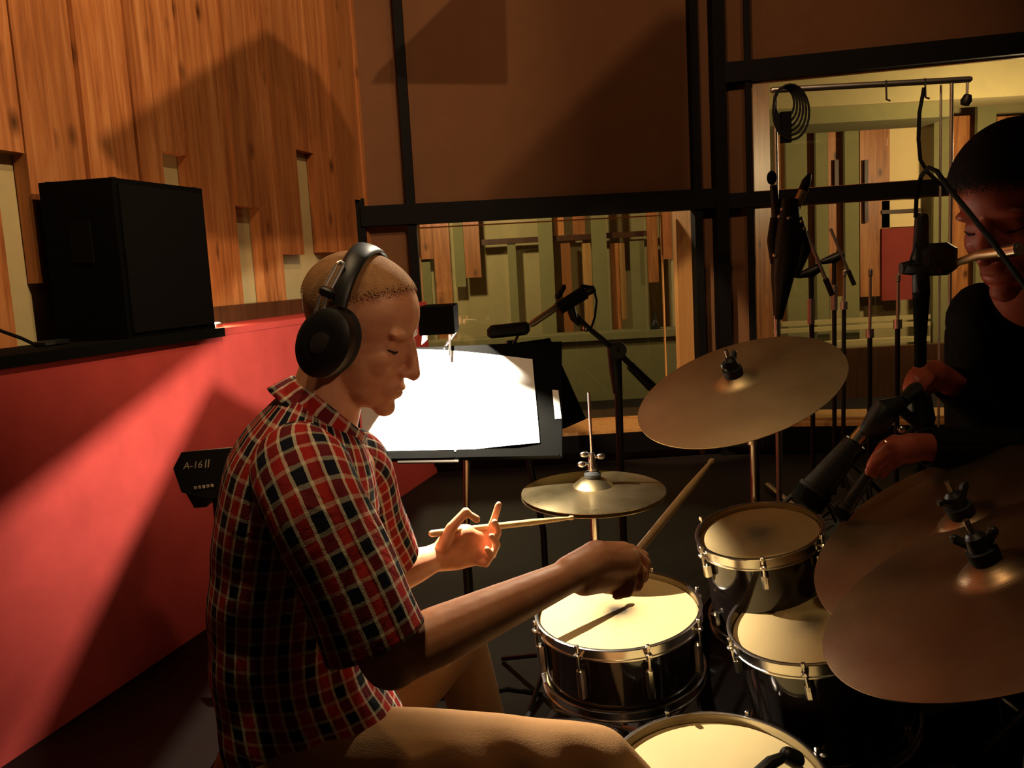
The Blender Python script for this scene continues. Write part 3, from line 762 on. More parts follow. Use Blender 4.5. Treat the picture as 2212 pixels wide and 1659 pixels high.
# ------------------------------------------------------------------ loudspeaker on the ledge
def on_ledge(x, y): return PZ(x, y, LZ)
f0 = RED.pt(RED.u(285, 735), LZ, -.012); f1 = RED.pt(RED.u(470, 702), LZ, -.012)
d_ = RED.n * -.27 - RED.d * .03
hgt = .545
sp = thing('loudspeaker', (f0 + f1) / 2 + d_ / 2, 'big black loudspeaker standing on the ledge above the red wall', 'loudspeaker')
top_in = .012
MB().box8([f0, f1, f1 + d_, f0 + d_] + [q + V((0, 0, hgt)) for q in (f0, f1, f1 + d_, f0 + d_)]).build('cabinet', mt['desk'], sp, smooth=0)
g = MB(); e = (f1 - f0).normalized()
slab(g, RED, RED.u(285, 735) + .02, RED.u(470, 702) - .02, LZ + .02, LZ + hgt - .02, -.012, -.002); g.build('grille', mt['grille'], sp, smooth=0)
g = MB(); hm_ = f0 + d_ * .5 + V((0, 0, hgt * .62)) - e * .003; g.box(hm_, (.006, .09, .14), (e, RED.n, V((0, 0, 1)))); g.build('side_handle', mt['blackmat'], sp, smooth=0)
for k in range(4):
    c = [f0, f1, f1 + d_, f0 + d_][k]; c = c + ((f0 + f1) / 2 + d_ / 2 - c) * .12
    MB().lathe([(.001, .0), (.012, .0), (.012, .004), (.001, .004)], c + V((0, 0, hgt)), (0, 0, 1), 10).build('corner_cap', mt['rubber'], sp)
cbl = MB(); cbl.tube([RED.pt(-.6, LZ + .06, -.2), RED.at(0, 714, -.2), RED.at(45, 730, -.2), RED.pt(RED.u(75, 740, -.2), LZ + .008, -.2), RED.pt(RED.u(100, 743, -.18), LZ + .008, -.18)], .006, 8)
tag(cbl.build('cable', mt['cable']), 'black cable lying on the ledge left of the loudspeaker', 'cable')
pl_ = MB(); q_ = RED.pt(RED.u(112, 743, -.18), LZ + .009, -.18); pl_.bbox(q_, (.05, .11, .016), .003, (RED.n, RED.d, V((0, 0, 1))))
tag(pl_.build('connector_block', mt['black']), 'flat black connector block at the end of the ledge cable', 'connector')

# ------------------------------------------------------------------ second music stand and lamp behind the score
n2 = (V((.35, -.86, .40))).normalized()
c2 = P(1130, 830, 2.52); x2 = V((.93, .35, 0)); x2 = (x2 - n2 * x2.dot(n2)).normalized(); y2 = n2.cross(x2); y2 = y2 if y2.z > 0 else -y2
def h2(x, y, off=0):
    d = ray(x, y); pp = c2 + n2 * off; return CAM + d * (n2.dot(pp - CAM) / n2.dot(d))
s2 = thing('music_stand', (c2.x + .04, c2.y + .12, 0), 'empty black music stand slanting behind the score stand', 'music stand')
MB().prism([h2(*q) for q in ((1035, 752), (1188, 730), (1266, 905), (1220, 925), (1050, 940))], -n2 * .004).build('desk', mt['desk'], s2, smooth=0)
lo_ = MB(); lo_.box8([h2(1050, 940), h2(1240, 916), h2(1240, 916, .05), h2(1050, 940, .05), h2(1050, 936), h2(1240, 912), h2(1240, 912, .05), h2(1050, 936, .05)]); lo_.build('tray', mt['black'], s2, smooth=0)
MB().tube([c2 - n2 * .01, c2 - n2 * .03 - V((0, 0, .1)), V((c2.x + .04, c2.y + .12, .5)), V((c2.x + .04, c2.y + .12, .05))], .01, 10).build('pole', mt['black'], s2)
for k in range(3):
    q = math.radians(10 + 120 * k); b = V((c2.x + .04, c2.y + .12, 0)); MB().tube([b + V((0, 0, .1)), b + V((.24 * math.cos(q), .24 * math.sin(q), .008))], .008, 8).build('leg', mt['black'], s2)
l2 = thing('clip_lamp', h2(1100, 745), 'unlit black clip lamp on the empty music stand', 'lamp')
MB().bbox((P(1053, 718, 2.46) + P(1145, 708, 2.46)) / 2, (.118, .05, .036), .009, ((P(1145, 706, 2.46) - P(1053, 716, 2.46)).normalized(), V((.1, 1, 0)).normalized(), V((0, 0, 1)))).build('hood', mt['black'], l2)
MB().tube([P(1120, 722, 2.47), P(1112, 738, 2.49), h2(1105, 748, .004)], .004, 8).build('gooseneck', mt['black'], l2)
MB().box(h2(1105, 748, .002), (.03, .02, .03), (x2, n2, y2)).build('clip', mt['black'], l2, smooth=0)

# ------------------------------------------------------------------ stands and microphones
def tripod(t, x, y, m='black', r=.3, h=.32, ph=.4, rad=.008):
    for k in range(3):
        q = ph + 2 * math.pi * k / 3; e = V((math.cos(q), math.sin(q), 0)); b = V((x, y, 0))
        l = MB().tube([b + V((0, 0, h)), b + e * (r * .95) + V((0, 0, .03)), b + e * r + V((0, 0, .012))], rad, 8).build('leg', mt[m], t)
# boom stand with pencil microphone in front of the wide window
Yb = 2.75
base = P(1340, 980, Yb)
bs = thing('microphone_stand', (base.x, base.y, 0), 'black boom microphone stand between the score and the tilted crash cymbal', 'microphone stand')
MB().tube([P(1334, 775, Yb), P(1340, 980, Yb), V((base.x, base.y, .1))], [.013, .012, .012], 10).build('pole', mt['black'], bs)
MB().tube([P(1321, 740, Yb), P(1330, 800, Yb), P(1333, 850, Yb)], [.016, .020, .012], 12).build('grip', mt['black'], bs)
cl_ = MB().lathe([(.004, -.03), (.026, -.03), (.028, 0), (.026, .03), (.004, .03)], P(1335, 755, Yb), (.1, 1, 0), 16); cl_.build('boom_clamp', mt['black'], bs)
MB().tube([P(1232, 668, Yb - .05), P(1275, 712, Yb - .03), P(1335, 760, Yb), P(1405, 832, Yb + .05)], [.007, .008, .010, .010], 10).build('boom', mt['black'], bs)
MB().tube([P(1362, 790, Yb + .02), P(1408, 836, Yb + .05)], [.015, .017], 12).build('counterweight', mt['black'], bs)
MB().ell(P(1266, 709, Yb - .03), .011).build('boom_tip', mt['chrome'], bs)
tripod(bs, base.x, base.y)
pm = thing('microphone', P(1145, 702, Yb - .12), 'slim pale pencil microphone in a black clip left of the boom tip', 'microphone')
MB().tube([P(1143, 703, Yb - .12), P(1150, 699, Yb - .12), P(1215, 655, Yb - .07), P(1280, 625, Yb - .04)], [.007, .0105, .0105, .0105], 14).build('body', mt['gold'], pm)
MB().tube([P(1262, 634, Yb - .05), P(1283, 624, Yb - .04)], .0125, 12).build('collar', mt['chrome'], pm)
cp = MB(); cp.tube([P(1205, 668, Yb - .09), P(1262, 632, Yb - .06)], [.020, .022], 12); cp.build('clip', mt['black'], pm)
MB().tube([P(1228, 648, Yb - .07), P(1240, 688, Yb - .05), P(1252, 700, Yb - .04)], [.016, .012, .009], 10).build('swivel', mt['black'], pm)
MB().capsule([P(1205, 640, Yb - .07), P(1218, 620, Yb - .07)], [.010, .008], 10).build('thumb_screw', mt['black'], pm)
MB().tube([P(1245, 645, Yb - .06), P(1258, 618, Yb - .06), P(1282, 622, Yb - .05)], [.006, .008, .006], 8).build('clip_spring', mt['black'], pm)
cb_ = MB().tube([P(1283, 624, Yb - .04), P(1289, 650, Yb - .04), P(1285, 685, Yb - .04), P(1276, 712, Yb - .035)], .0035, 8)
tag(cb_.build('microphone_cable', mt['cable']), 'thin black cable hanging from the pencil microphone', 'cable')

# chrome rack in front of the booth window
Yk = 4.6
k0, k1, k2 = P(1674, 192, Yk), P(2094, 174, Yk), P(2056, 600, Yk)
rk = thing('cable_rack', ((k0.x + k2.x) / 2, Yk, 0), 'tall chrome pipe rack with hooks standing before the booth window', 'rack')
zt = (k0.z + k1.z) / 2
MB().tube([(k0.x, Yk, .03), (k0.x, Yk, zt - .02)], .010, 12).build('upright', mt['satin'], rk)
xr = P(2053, 500, Yk).x
MB().tube([(xr, Yk, .03), (xr, Yk, zt - .01)], .009, 12).build('upright', mt['satin'], rk)
MB().tube([(xr - .03, Yk + .05, .03), (xr - .03, Yk + .05, zt - .01)], .006, 10).build('rear_upright', mt['satin'], rk)
MB().capsule([(k0.x - .01, Yk, zt), (k1.x, Yk, zt)], .0155, 12).build('top_bar', mt['satin'], rk)
for px in (1911, 1995):
    h = P(px, 185, Yk); MB().tube([(h.x, Yk - .016, zt + .014), (h.x, Yk - .018, zt - .02), (h.x, Yk - .022, zt - .08), (h.x + .01, Yk - .04, zt - .09)], .005, 8).build('hook', mt['black'], rk)
MB().tube([(k1.x - .01, Yk, zt), (k1.x - .012, Yk, zt - .08)], .007, 8).build('end_drop', mt['satin'], rk)
MB().lathe([(.003, -.03), (.022, -.03), (.028, -.01), (.018, .02), (.003, .02)], (k1.x - .012, Yk, zt - .095), (.3, 0, 1), 14).build('end_cap', mt['black'], rk)
for sx in (k0.x, xr):
    MB().tube([(sx, Yk - .25, .025), (sx, Yk + .25, .025)], .014, 10).build('foot', mt['satin'], rk)
co = thing('cable_coil', P(1700, 250, Yk - .06), 'coiled black cable hanging from the left end of the chrome rack', 'cable')
for j in range(6):
    cx = P(1694 + 3 * j, 222 + 4 * j, Yk - .06 - .008 * j); pts = []
    for k in range(25):
        q = 2 * math.pi * k / 24; pts.append(cx + V((math.cos(q) * (.05 + .008 * j), math.sin(q) * .01, math.sin(q) * (.075 + .012 * j))))
    MB().tube(pts, .006, 8, cap=False).build('loop', mt['cable'], co)
MB().box(P(1697, 275, Yk - .09), (.05, .03, .15)).build('strap', mt['blackmat'], co, smooth=0)

# cluster stand: two microphones on a shared stand
Yc = 3.3
p0 = P(1677, 700, Yc)
cs = thing('microphone_stand', (p0.x, p0.y, 0), 'chrome legged stand with a bulky black clamp left of the booth window', 'microphone stand')
MB().tube([P(1677, 640, Yc), V((p0.x, p0.y, .08))], .011, 12).build('pole', mt['satin'], cs)
MB().tube([P(1704, 430, Yc), P(1700, 520, Yc), P(1690, 600, Yc), P(1681, 690, Yc)], [.035, .055, .042, .016], 14).build('clamp_body', mt['black'], cs)
MB().tube([P(1722, 470, Yc), P(1735, 540, Yc), P(1718, 600, Yc)], [.02, .03, .012], 12).build('side_clamp', mt['black'], cs)
MB().tube([P(1672, 470, Yc), P(1668, 520, Yc), P(1672, 570, Yc)], [.014, .02, .014], 10).build('knob_post', mt['black'], cs)
for x, y, r in ((1690, 452, .008), (1685, 468, .010), (1704, 471, .008), (1732, 478, .008), (1674, 552, .010), (1737, 494, .008)):
    MB().ell(P(x, y, Yc - .05), r).build('screw', mt['satin'], cs)
tripod(cs, p0.x, p0.y, 'satin', .28, .3, .2)
m1 = thing('microphone', P(1672, 465, Yc), 'black microphone pointing straight up on the left of the clamp', 'microphone')
MB().tube([P(1678, 478, Yc), P(1671, 400, Yc)], [.017, .014], 12).build('body', mt['black'], m1)
MB().ell(P(1667, 384, Yc), (.018, .018, .026)).build('head', mt['grille'], m1)
m2 = thing('microphone', P(1718, 452, Yc), 'microphone with a pale brass sleeve pointing up on the right of the clamp', 'microphone')
MB().tube([P(1716, 465, Yc), P(1722, 440, Yc), P(1736, 410, Yc)], [.014, .017, .017], 12).build('body', mt['gold'], m2)
MB().tube([P(1735, 412, Yc), P(1742, 392, Yc), P(1749, 376, Yc)], [.019, .017, .007], 12).build('head', mt['black'], m2)

# boom stands seen in front of the booth glass
def boom(name, label, Y, a, b, j, foot_px, thick=.008):
    ft = P(foot_px, 740, Y)
    t = thing(name, (ft.x, ft.y, 0), label, 'microphone stand')
    MB().tube([P(*j, Y), V((ft.x, ft.y, .1))], [.011, .011], 10).build('pole', mt['black'], t)
    MB().tube([P(a[0], a[1], Y - .02), P(b[0], b[1], Y - .02)], thick, 10).build('boom_arm', mt['satin'], t)
    MB().tube([P(b[0], b[1], Y - .02), P(b[0] + (b[0] - a[0]) * .35, b[1] + (b[1] - a[1]) * .35, Y - .02)], thick * 1.5, 10).build('counterweight', mt['black'], t)
    cj = P(*j, Y); m = MB(); m.tube([P(j[0] - 28, j[1] + 6, Y), P(j[0], j[1] - 2, Y), P(j[0] + 18, j[1] - 12, Y)], [.012, .024, .02], 12); m.build('joint', mt['black'], t)
    tripod(t, ft.x, ft.y, 'black', .3, .3, .9)
    MB().tube([P(j[0], j[1] + 55, Y), P(j[0], j[1] + 110, Y)], .016, 10).build('sleeve', mt['satin'], t)
    return t
boom('boom_stand', 'boom stand with the bright chrome arm just right of the bulky clamp', 3.9, (1741, 500), (1783, 602), (1752, 590), 1754, .0085)
boom('boom_stand', 'boom stand with the dimmer arm, farther from the bulky clamp', 4.3, (1794, 494), (1832, 584), (1802, 560), 1800, .0075)
def straight(name, label, Y, px, ytop, yc, m='satin'):
    a = P(px, ytop, Y); ft = P(px - 4, 850, Y)
    t = thing(name, (ft.x, ft.y, 0), label, 'microphone stand')
    MB().tube([a, P(px - 1, yc, Y)], .007, 10).build('upper_tube', mt[m], t)
    MB().tube([P(px - 1, yc, Y), V((ft.x, ft.y, .08))], .011, 10).build('lower_tube', mt['black'], t)
    MB().capsule([a, a + V((0, 0, .02))], .010, 10).build('thread_tip', mt['satin'], t)
    MB().lathe([(.004, -.02), (.018, -.02), (.018, .02), (.004, .02)], P(px - 1, yc, Y), (0, 0, 1), 14).build('clutch', mt['satin'], t)
    tripod(t, ft.x, ft.y, 'black', .24, .25, .3)
straight('straight_stand', 'bare stand whose chrome tube rises left of the red board', 4.0, 1880, 594, 720)
straight('straight_stand', 'bare chrome stand directly in front of the red board', 3.8, 1940, 606, 700)
straight('straight_stand', 'short bare stand beside the two boom stands', 4.5, 1824, 595, 660)
# small black bottle on the far dado
bt = P(1416, 722, YB - .4)
bo = thing('pump_bottle', bt, 'small black pump bottle on the olive dado behind the wide window', 'bottle')
MB().lathe([(.001, 0), (.045, 0), (.05, .02), (.05, .09), (.02, .13), (.018, .15), (.001, .15)], bt, (0, 0, 1), 16).build('bottle_body', mt['black'], bo)
MB().tube([bt + V((0, 0, .15)), bt + V((-.01, 0, .22))], [.014, .009], 10).build('pump', mt['black'], bo)

# ------------------------------------------------------------------ large microphone by the standing man
Ym = 1.70; Yf = 1.62
lm = thing('studio_microphone', P(1990, 600, Ym), 'large black studio microphone in a shock mount before the standing man', 'microphone')
MB().tube([P(1993, 462, Ym), P(1991, 470, Ym), P(1988, 560, Ym), P(1990, 630, Ym)], [.010, .0125, .015, .016], 16).build('body', mt['black'], lm)
MB().bbox(P(2022, 560, Ym), (.07, .05, .062), .012).build('mount_block', mt['black'], lm)
MB().tube([P(1946, 580, Ym), P(1985, 577, Ym), P(2040, 574, Ym), P(2066, 568, Ym)], [.011, .017, .016, .009], 12).build('mount_arm', mt['black'], lm)
rg = MB().lathe([(.032, -.006), (.038, -.006), (.038, .006), (.032, .006), (.032, -.006)], P(1990, 585, Ym), (.1, .05, 1), 32); rg.build('shock_ring', mt['black'], lm)
for q in range(4):
    a = q * math.pi / 2 + .4; c = P(1990, 585, Ym); MB().tube([c + V((math.cos(a) * .035, math.sin(a) * .035, 0)), c + V((math.cos(a) * .012, math.sin(a) * .012, .06))], .0015, 6).build('elastic', mt['rubber'], lm)
MB().ell(P(2064, 566, Ym), .008).build('hinge_screw', mt['chrome'], lm)
MB().tube([P(2066, 568, Ym), P(2118, 550, Yf - .14), P(2205, 538, Yf - .22)], [.007, .0085, .0085], 12).build('boom_arm', mt['gold'], lm)
MB().tube([P(2165, 545, Yf - .19), P(2200, 538, Yf - .22)], .011, 12).build('boom_sleeve', mt['chrome'], lm)
ms = P(1992, 640, Ym)
pb = thing('microphone_stand', (ms.x, ms.y, 0), 'black stand pole rising under the large studio microphone', 'microphone stand')
MB().tube([P(1990, 628, Ym), P(1988, 735, Ym), V((ms.x, ms.y, .1))], [.016, .011, .011], 12).build('pole', mt['blackmat'], pb)
tripod(pb, ms.x, ms.y, 'black', .2, .3, .7)
cb_ = MB().tube([P(1996, 190, Yk - .03), P(1986, 244, Yk - .04), P(1984, 300, Yk - .04), P(1988, 345, Yk - .04), P(2004, 372, Yk - .04), P(2030, 396, Yk - .03), P(2056, 412, Yk - .01)], .010, 8)
tag(cb_.build('microphone_cable', mt['cable']), 'cord hanging from the chrome rack in front of the cream panel', 'cable')
cb_ = MB().tube([P(1978, 470, Ym), P(1980, 420, Ym), P(1990, 380, Ym), P(2006, 362, Yf), P(2024, 370, Yf - .06), P(2046, 402, Yf - .12), P(2090, 455, Yf - .2), P(2150, 530, Yf - .26), P(2230, 640, Yf - .3)], .0042, 8)
tag(cb_.build('microphone_cable', mt['cable']), 'black cable looping across the face of the standing man', 'cable')

# tom microphones
def mic(name, label, g0, g1, tail, r, xlr=True, group=None):
    """g0 grille tip, g1 grille end, tail: connector end"""
    t = thing(name, g0, label, 'microphone', group)
    ax = (g1 - g0).normalized()
    MB().tube([g0, g0 + ax * .004, g1, g1 + ax * .006], [r * .86, r, r, r * .9], 18).build('grille', mt['grille'], t)
    MB().tube([g1 + ax * .004, tail], [r * .92, r * .62], 18).build('body', mt['black'], t)
    MB().lathe([(r * .9, -.004), (r * 1.06, -.004), (r * 1.06, .004), (r * .9, .004)], g1, ax, 20).build('ring', mt['black'], t)
    if xlr: MB().tube([tail, tail + ax * .03], [r * .45, r * .4], 14).build('connector', mt['chrome'], t)
    return t
mic('tom_microphone', 'fat black microphone aimed down at the smallest tom', P(1738, 1092, 1.66), P(1762, 1060, 1.66), P(1848, 955, 1.64), .033)
tmx = P(1908, 905, 1.62)
ts = thing('microphone_stand', (tmx.x + .25, tmx.y + .12, 0), 'black clamp and boom holding the fat tom microphone', 'microphone stand')
MB().tube([P(1868, 935, 1.63), P(1895, 910, 1.62), P(1912, 888, 1.62), P(1950, 868, 1.62)], [.013, .024, .026, .012], 12).build('clamp', mt['black'], ts)
MB().tube([P(1950, 868, 1.62), P(1972, 845, 1.64), P(1990, 900, 1.64), P(1985, 950, 1.64)], [.012, .02, .022, .012], 12).build('joint', mt['black'], ts)
MB().tube([P(1940, 880, 1.62), P(2010, 940, 1.64), V((tmx.x + .25, tmx.y + .12, .75)), V((tmx.x + .25, tmx.y + .12, .08))], .010, 10).build('pole', mt['black'], ts)
MB().tube([P(2002, 850, 1.64), P(2008, 905, 1.64), P(2004, 930, 1.64)], [.007, .011, .008], 10).build('knob', mt['black'], ts)
MB().ell(P(1948, 927, 1.6), .008).build('screw', mt['chrome'], ts)
tripod(ts, tmx.x + .25, tmx.y + .12, 'black', .22, .3, .1)
t = mic('tom_microphone', 'thin black microphone with a pale rod above the dark crash cymbal', P(1812, 1118, 1.60), P(1826, 1098, 1.60), P(1884, 1012, 1.59), .016, False)
MB().tube([P(1884, 1012, 1.59), P(1920, 957, 1.58)], .0085, 12).build('rod', mt['chrome'], t)
MB().tube([P(1900, 985, 1.59), P(1960, 940, 1.60), P(1975, 925, 1.62)], [.006, .005, .006], 8).build('gooseneck', mt['black'], t)
t = thing('tom_microphone', P(1690, 1650, 1.32), 'small black clip microphone at the rim of the floor tom', 'microphone')
MB().capsule([P(1702, 1632, 1.33), P(1718, 1640, 1.33)], [.014, .015], 12).build('head', mt['black'], t)
MB().tube([P(1695, 1634, 1.33), P(1665, 1648, 1.32), P(1640, 1672, 1.31)], [.008, .011, .012], 10).build('body', mt['black'], t)
MB().tube([P(1720, 1645, 1.33), P(1738, 1680, 1.34)], [.006, .007], 8).build('clip', mt['black'], t)

# ------------------------------------------------------------------ personal mixer on its stand
Yx = 1.86
px_ = thing('personal_mixer', (P(470, 1040, Yx).x, Yx, 0), 'black personal mixer with pale lettering behind the back of the drummer', 'mixer')
fr = [P(392, 977, Yx + .03), P(560, 962, Yx + .03), P(560, 1060, Yx)]
def fhit(x, y):
    n = (fr[1] - fr[0]).cross(fr[2] - fr[0]).normalized(); d = ray(x, y); return CAM + d * (n.dot(fr[0] - CAM) / n.dot(d))
fr += [fhit(455, 1078), fhit(392, 1064), fhit(374, 1012)]
MB().prism(fr, V((.01, .07, -.01))).build('case', mt['black'], px_, smooth=0)
MB().prism([P(x, y, Yx + .01) for x, y in ((402, 1066), (452, 1076), (446, 1095), (420, 1098))], V((.0, .05, 0))).build('lower_case', mt['black'], px_, smooth=0)
def letters(txt, a, b, size, m, parent, Yoff=-.002):
    cu = bpy.data.curves.new('lettering', 'FONT'); cu.body = txt; cu.size = size; cu.extrude = .0003; cu.shear = .2
    o = bpy.data.objects.new('tmp_text', cu); COL.objects.link(o)
    dg = bpy.context.evaluated_depsgraph_get(); me = bpy.data.meshes.new_from_object(o.evaluated_get(dg)); bpy.data.objects.remove(o)
    x = (b - a).normalized(); n = (fr[1] - fr[0]).cross(fr[2] - fr[0]).normalized()
    n = -n if n.y > 0 else n
    y = n.cross(x)
    wd = max(v.co.x for v in me.vertices); k = (b - a).length / wd
    me.transform(Matrix.Scale(k, 4)); mm = Matrix((x, y, n)).transposed().to_4x4(); me.transform(mm)
    me.materials.clear(); me.materials.append(m)
    return link(bpy.data.objects.new('lettering', me), parent, a + n * .002)
letters('A-16', fhit(396, 1014), fhit(438, 1010), .02, mt['print'], px_)
letters('II', fhit(441, 1011), fhit(455, 1009), .02, mt['print'], px_)
for k in range(5):
    a = fhit(423 + 9 * k, 1053 - 1.2 * k); MB().bbox(a + V((0, -.003, 0)), (.006, .004, .007), .001).build('button', mt['print'], px_)
bx_ = P(470, 1075, Yx + .04)
MB().tube([bx_, V((bx_.x, bx_.y, .08))], .012, 10).build('pole', mt['black'], px_)
tripod(px_, bx_.x, bx_.y, 'black', .24, .3, .5)

# small puck light at the foot of the planks
pq = RED.pt(RED.u(512, 697), LZ - .003, -.11)
pk = thing('puck_light', pq, 'small glowing puck light on the ledge right of the loudspeaker', 'lamp')
MB().lathe([(.001, 0), (.035, 0), (.035, .012), (.030, .016)], pq, (0, 0, 1), 24).build('base', mt['dimchrome'], pk)
gm = NT('puck_lens'); gm.set(col=(1, .9, .7), emit=(1, .78, .45, 1), estr=9.0)
MB().lathe([(.030, .015), (.02, .019), (.001, .020)], pq, (0, 0, 1), 24).build('lens', gm.m, pk)
pl2 = point('puck_light_glow', pq + V((0, 0, .05)), 4.0, (1, .74, .38), .02); pl2.parent = pk; pl2.location = V((0, 0, .06))
# ------------------------------------------------------------------ people
class Frame:
    def __init__(s, c, yaw_dir, pitch, roll=0.0, k=1.0):
        f = V((yaw_dir[0], yaw_dir[1], 0)).normalized(); l = V((-f.y, f.x, 0))
        p = math.radians(pitch); F_ = f * math.cos(p) - V((0, 0, 1)) * math.sin(p); U_ = f * math.sin(p) + V((0, 0, 1)) * math.cos(p)
        r = math.radians(roll); s.l = l * math.cos(r) + U_ * math.sin(r); s.u = U_ * math.cos(r) - l * math.sin(r)
        s.f = F_; s.c = V(c); s.k = k; s.ax = (s.f, s.l, s.u)
    def w(s, x, y, z): return s.c + (s.f * x + s.l * y + s.u * z) * s.k
    def loc(s, co):
        d = co - np.array(s.c); return np.stack([d @ np.array(a) / s.k for a in s.ax], 1)
def head_solids(m, h):
    k = h.k
    def E(c, r): m.ell(h.w(*c), tuple(q * k for q in r), h.ax, 24, 16)
    E((-.012, 0, .035), (.098, .075, .084)); E((.028, 0, -.03), (.06, .06, .088)); E((.04, 0, -.082), (.046, .05, .034))
    E((.02, 0, -.06), (.055, .056, .05))
    E((.078, 0, -.103), (.019, .022, .017)); E((.074, 0, -.07), (.026, .03, .028))
    m.capsule([h.w(.085, 0, .012), h.w(.099, 0, -.016), h.w(.106, 0, -.034)], [.009 * k, .010 * k, .0125 * k], 12)
    for sg in (-1, 1):
        E((.094, sg * .012, -.037), (.011, .008, .008)); E((.070, sg * .026, .022), (.0135, .028, .010)); E((.052, sg * .034, -.028), (.028, .022, .032))
        E((-.02, sg * .074, -.008), (.018, .009, .031)); E((-.026, sg * .080, -.002), (.012, .006, .024))
    for sg in (-1, 1): E((.0655, sg * .031, .000), (.0135, .016, .0125))
    E((.091, 0, -.063), (.011, .022, .0055)); E((.089, 0, -.074), (.011, .019, .0065))
def head_sculpt(h):
    def f(co):
        q = h.loc(co); out = co.copy(); F_ = np.array(h.f) * h.k
        def dent(c, r, amt):
            nonlocal out
            d = ((q[:, 0] - c[0]) / r[0]) ** 2 + ((q[:, 1] - c[1]) / r[1]) ** 2 + ((q[:, 2] - c[2]) / r[2]) ** 2
            out += np.outer(np.exp(-d) * amt, F_)
        for sg in (-1, 1):
            dent((.08, sg * .031, .002), (.03, .019, .012), -.006)
            dent((.07, sg * .03, -.05), (.03, .012, .02), -.004)
        dent((.1, 0, -.0685), (.03, .02, .0022), -.004)
        dent((.09, 0, -.087), (.02, .018, .005), -.004)
        return out
    return f
def hair_mesh(h, hairfn, th, mat_, parent):
    m = MB(); m.ell((0, 0, 0), 1.0, None, 72, 48)
    pts = []; dens = []
    for v in m.v:
        l = V((-.012 + .098 * v.x, .075 * v.y, .035 + .084 * v.z))
        e = hairfn(l); nrm = V((v.x / .098, v.y / .075, v.z / .084)).normalized()
        g = max(0, min(1, (e + .006) / .03)); dens.append(g); g = min(1, g * 5); g2 = min(1, dens[-1] * 1.6)
        l = l + nrm * (-.003 + .0055 * g + (th - .0025) * g2)
        pts.append(h.w(l.x, l.y, l.z))
    m.v = pts; o = m.build('hair', mat_, parent, smooth=60, fix=False)
    a = o.data.attributes.new('hair_cover', 'FLOAT', 'POINT'); a.data.foreach_set('value', dens); return o
def eyes(h, parent):
    for sg in (-1, 1):
        o = MB().ell(h.w(.0605, sg * .031, -.0035), .0118 * h.k, h.ax, 16, 12).build('eyeball', mt['eye'], parent)
        MB().ell(h.w(.0675, sg * .031, -.0045), (.0055 * h.k, .006 * h.k, .006 * h.k), h.ax, 12, 8).build('iris', mt['iris'], o)
def lashes(h, parent, m):
    for sg in (-1, 1):
        MB().capsule([h.w(.0690, sg * .018, -.004), h.w(.0758, sg * .026, -.0062), h.w(.0758, sg * .035, -.0065), h.w(.0675, sg * .046, -.004)], [.0012, .0019, .0019, .0012], 8).build('eyelashes', m, parent)
def spline(tab, n):
    """resample rows of numbers smoothly"""
    A = np.array(tab, float); m = len(A); out = []
    for i in range(n):
        t = i / (n - 1) * (m - 1); k = min(int(t), m - 2); u = t - k
        p0, p1, p2, p3 = A[max(k - 1, 0)], A[k], A[k + 1], A[min(k + 2, m - 1)]
        out.append(.5 * (2 * p1 + (p2 - p0) * u + (2 * p0 - 5 * p1 + 4 * p2 - p3) * u * u + (3 * p1 - p0 - 3 * p2 + p3) * u ** 3))
    return out
def sheet_tube(rings, us, vs, name, m, parent, fold=None):
    """open garment tube with uv, closed seam, given thickness by an inner wall"""
    mb = MB(); n = len(rings[0]); mb.uv = []
    for i, r in enumerate(rings):
        for j in range(n + 1):
            mb.v.append(V(r[j % n])); mb.uv.append((us[i] * j / n if not callable(us) else us(i, j / n), vs[i]))
    for i in range(len(rings) - 1):
        for j in range(n):
            a = i * (n + 1) + j; mb.f.append((a, a + 1, a + n + 2, a + n + 1))
    o = mb.build(name, m, parent, smooth=0)
    o.data.shade_smooth()
    s = o.modifiers.new('cloth_thickness', 'SOLIDIFY'); s.thickness = .003; s.offset = -1
    return o
def arm_rings(path, rad, n=28, cnt=26, up=None, fold=0.0, seed=1):
    tab = spline([[*p, r] for p, r in zip(path, rad)], cnt)
    rng = random.Random(seed); ph = [rng.uniform(0, 6) for _ in range(4)]
    pts = [V(t[:3]) for t in tab]; rings = []; vs = []; L_ = 0; prev = None
    for i, p in enumerate(pts):
        t = (pts[min(i + 1, cnt - 1)] - pts[max(i - 1, 0)]).normalized()
        ref = prev or V(up or (0, -1, 0)); x = (ref - t * ref.dot(t)).normalized(); prev = x; y = t.cross(x)
        if i: L_ += (p - pts[i - 1]).length
        vs.append(L_); r = tab[i][3]; ring = []
        for j in range(n):
            q = 2 * math.pi * j / n
            w_ = 1 + fold * (math.sin(3 * q + ph[0] + L_ * 22) * .5 + math.sin(2 * q + ph[1] - L_ * 35) * .5)
            ring.append(p + (x * math.cos(q) + y * math.sin(q)) * r * w_)
        rings.append(ring)
    return rings, vs

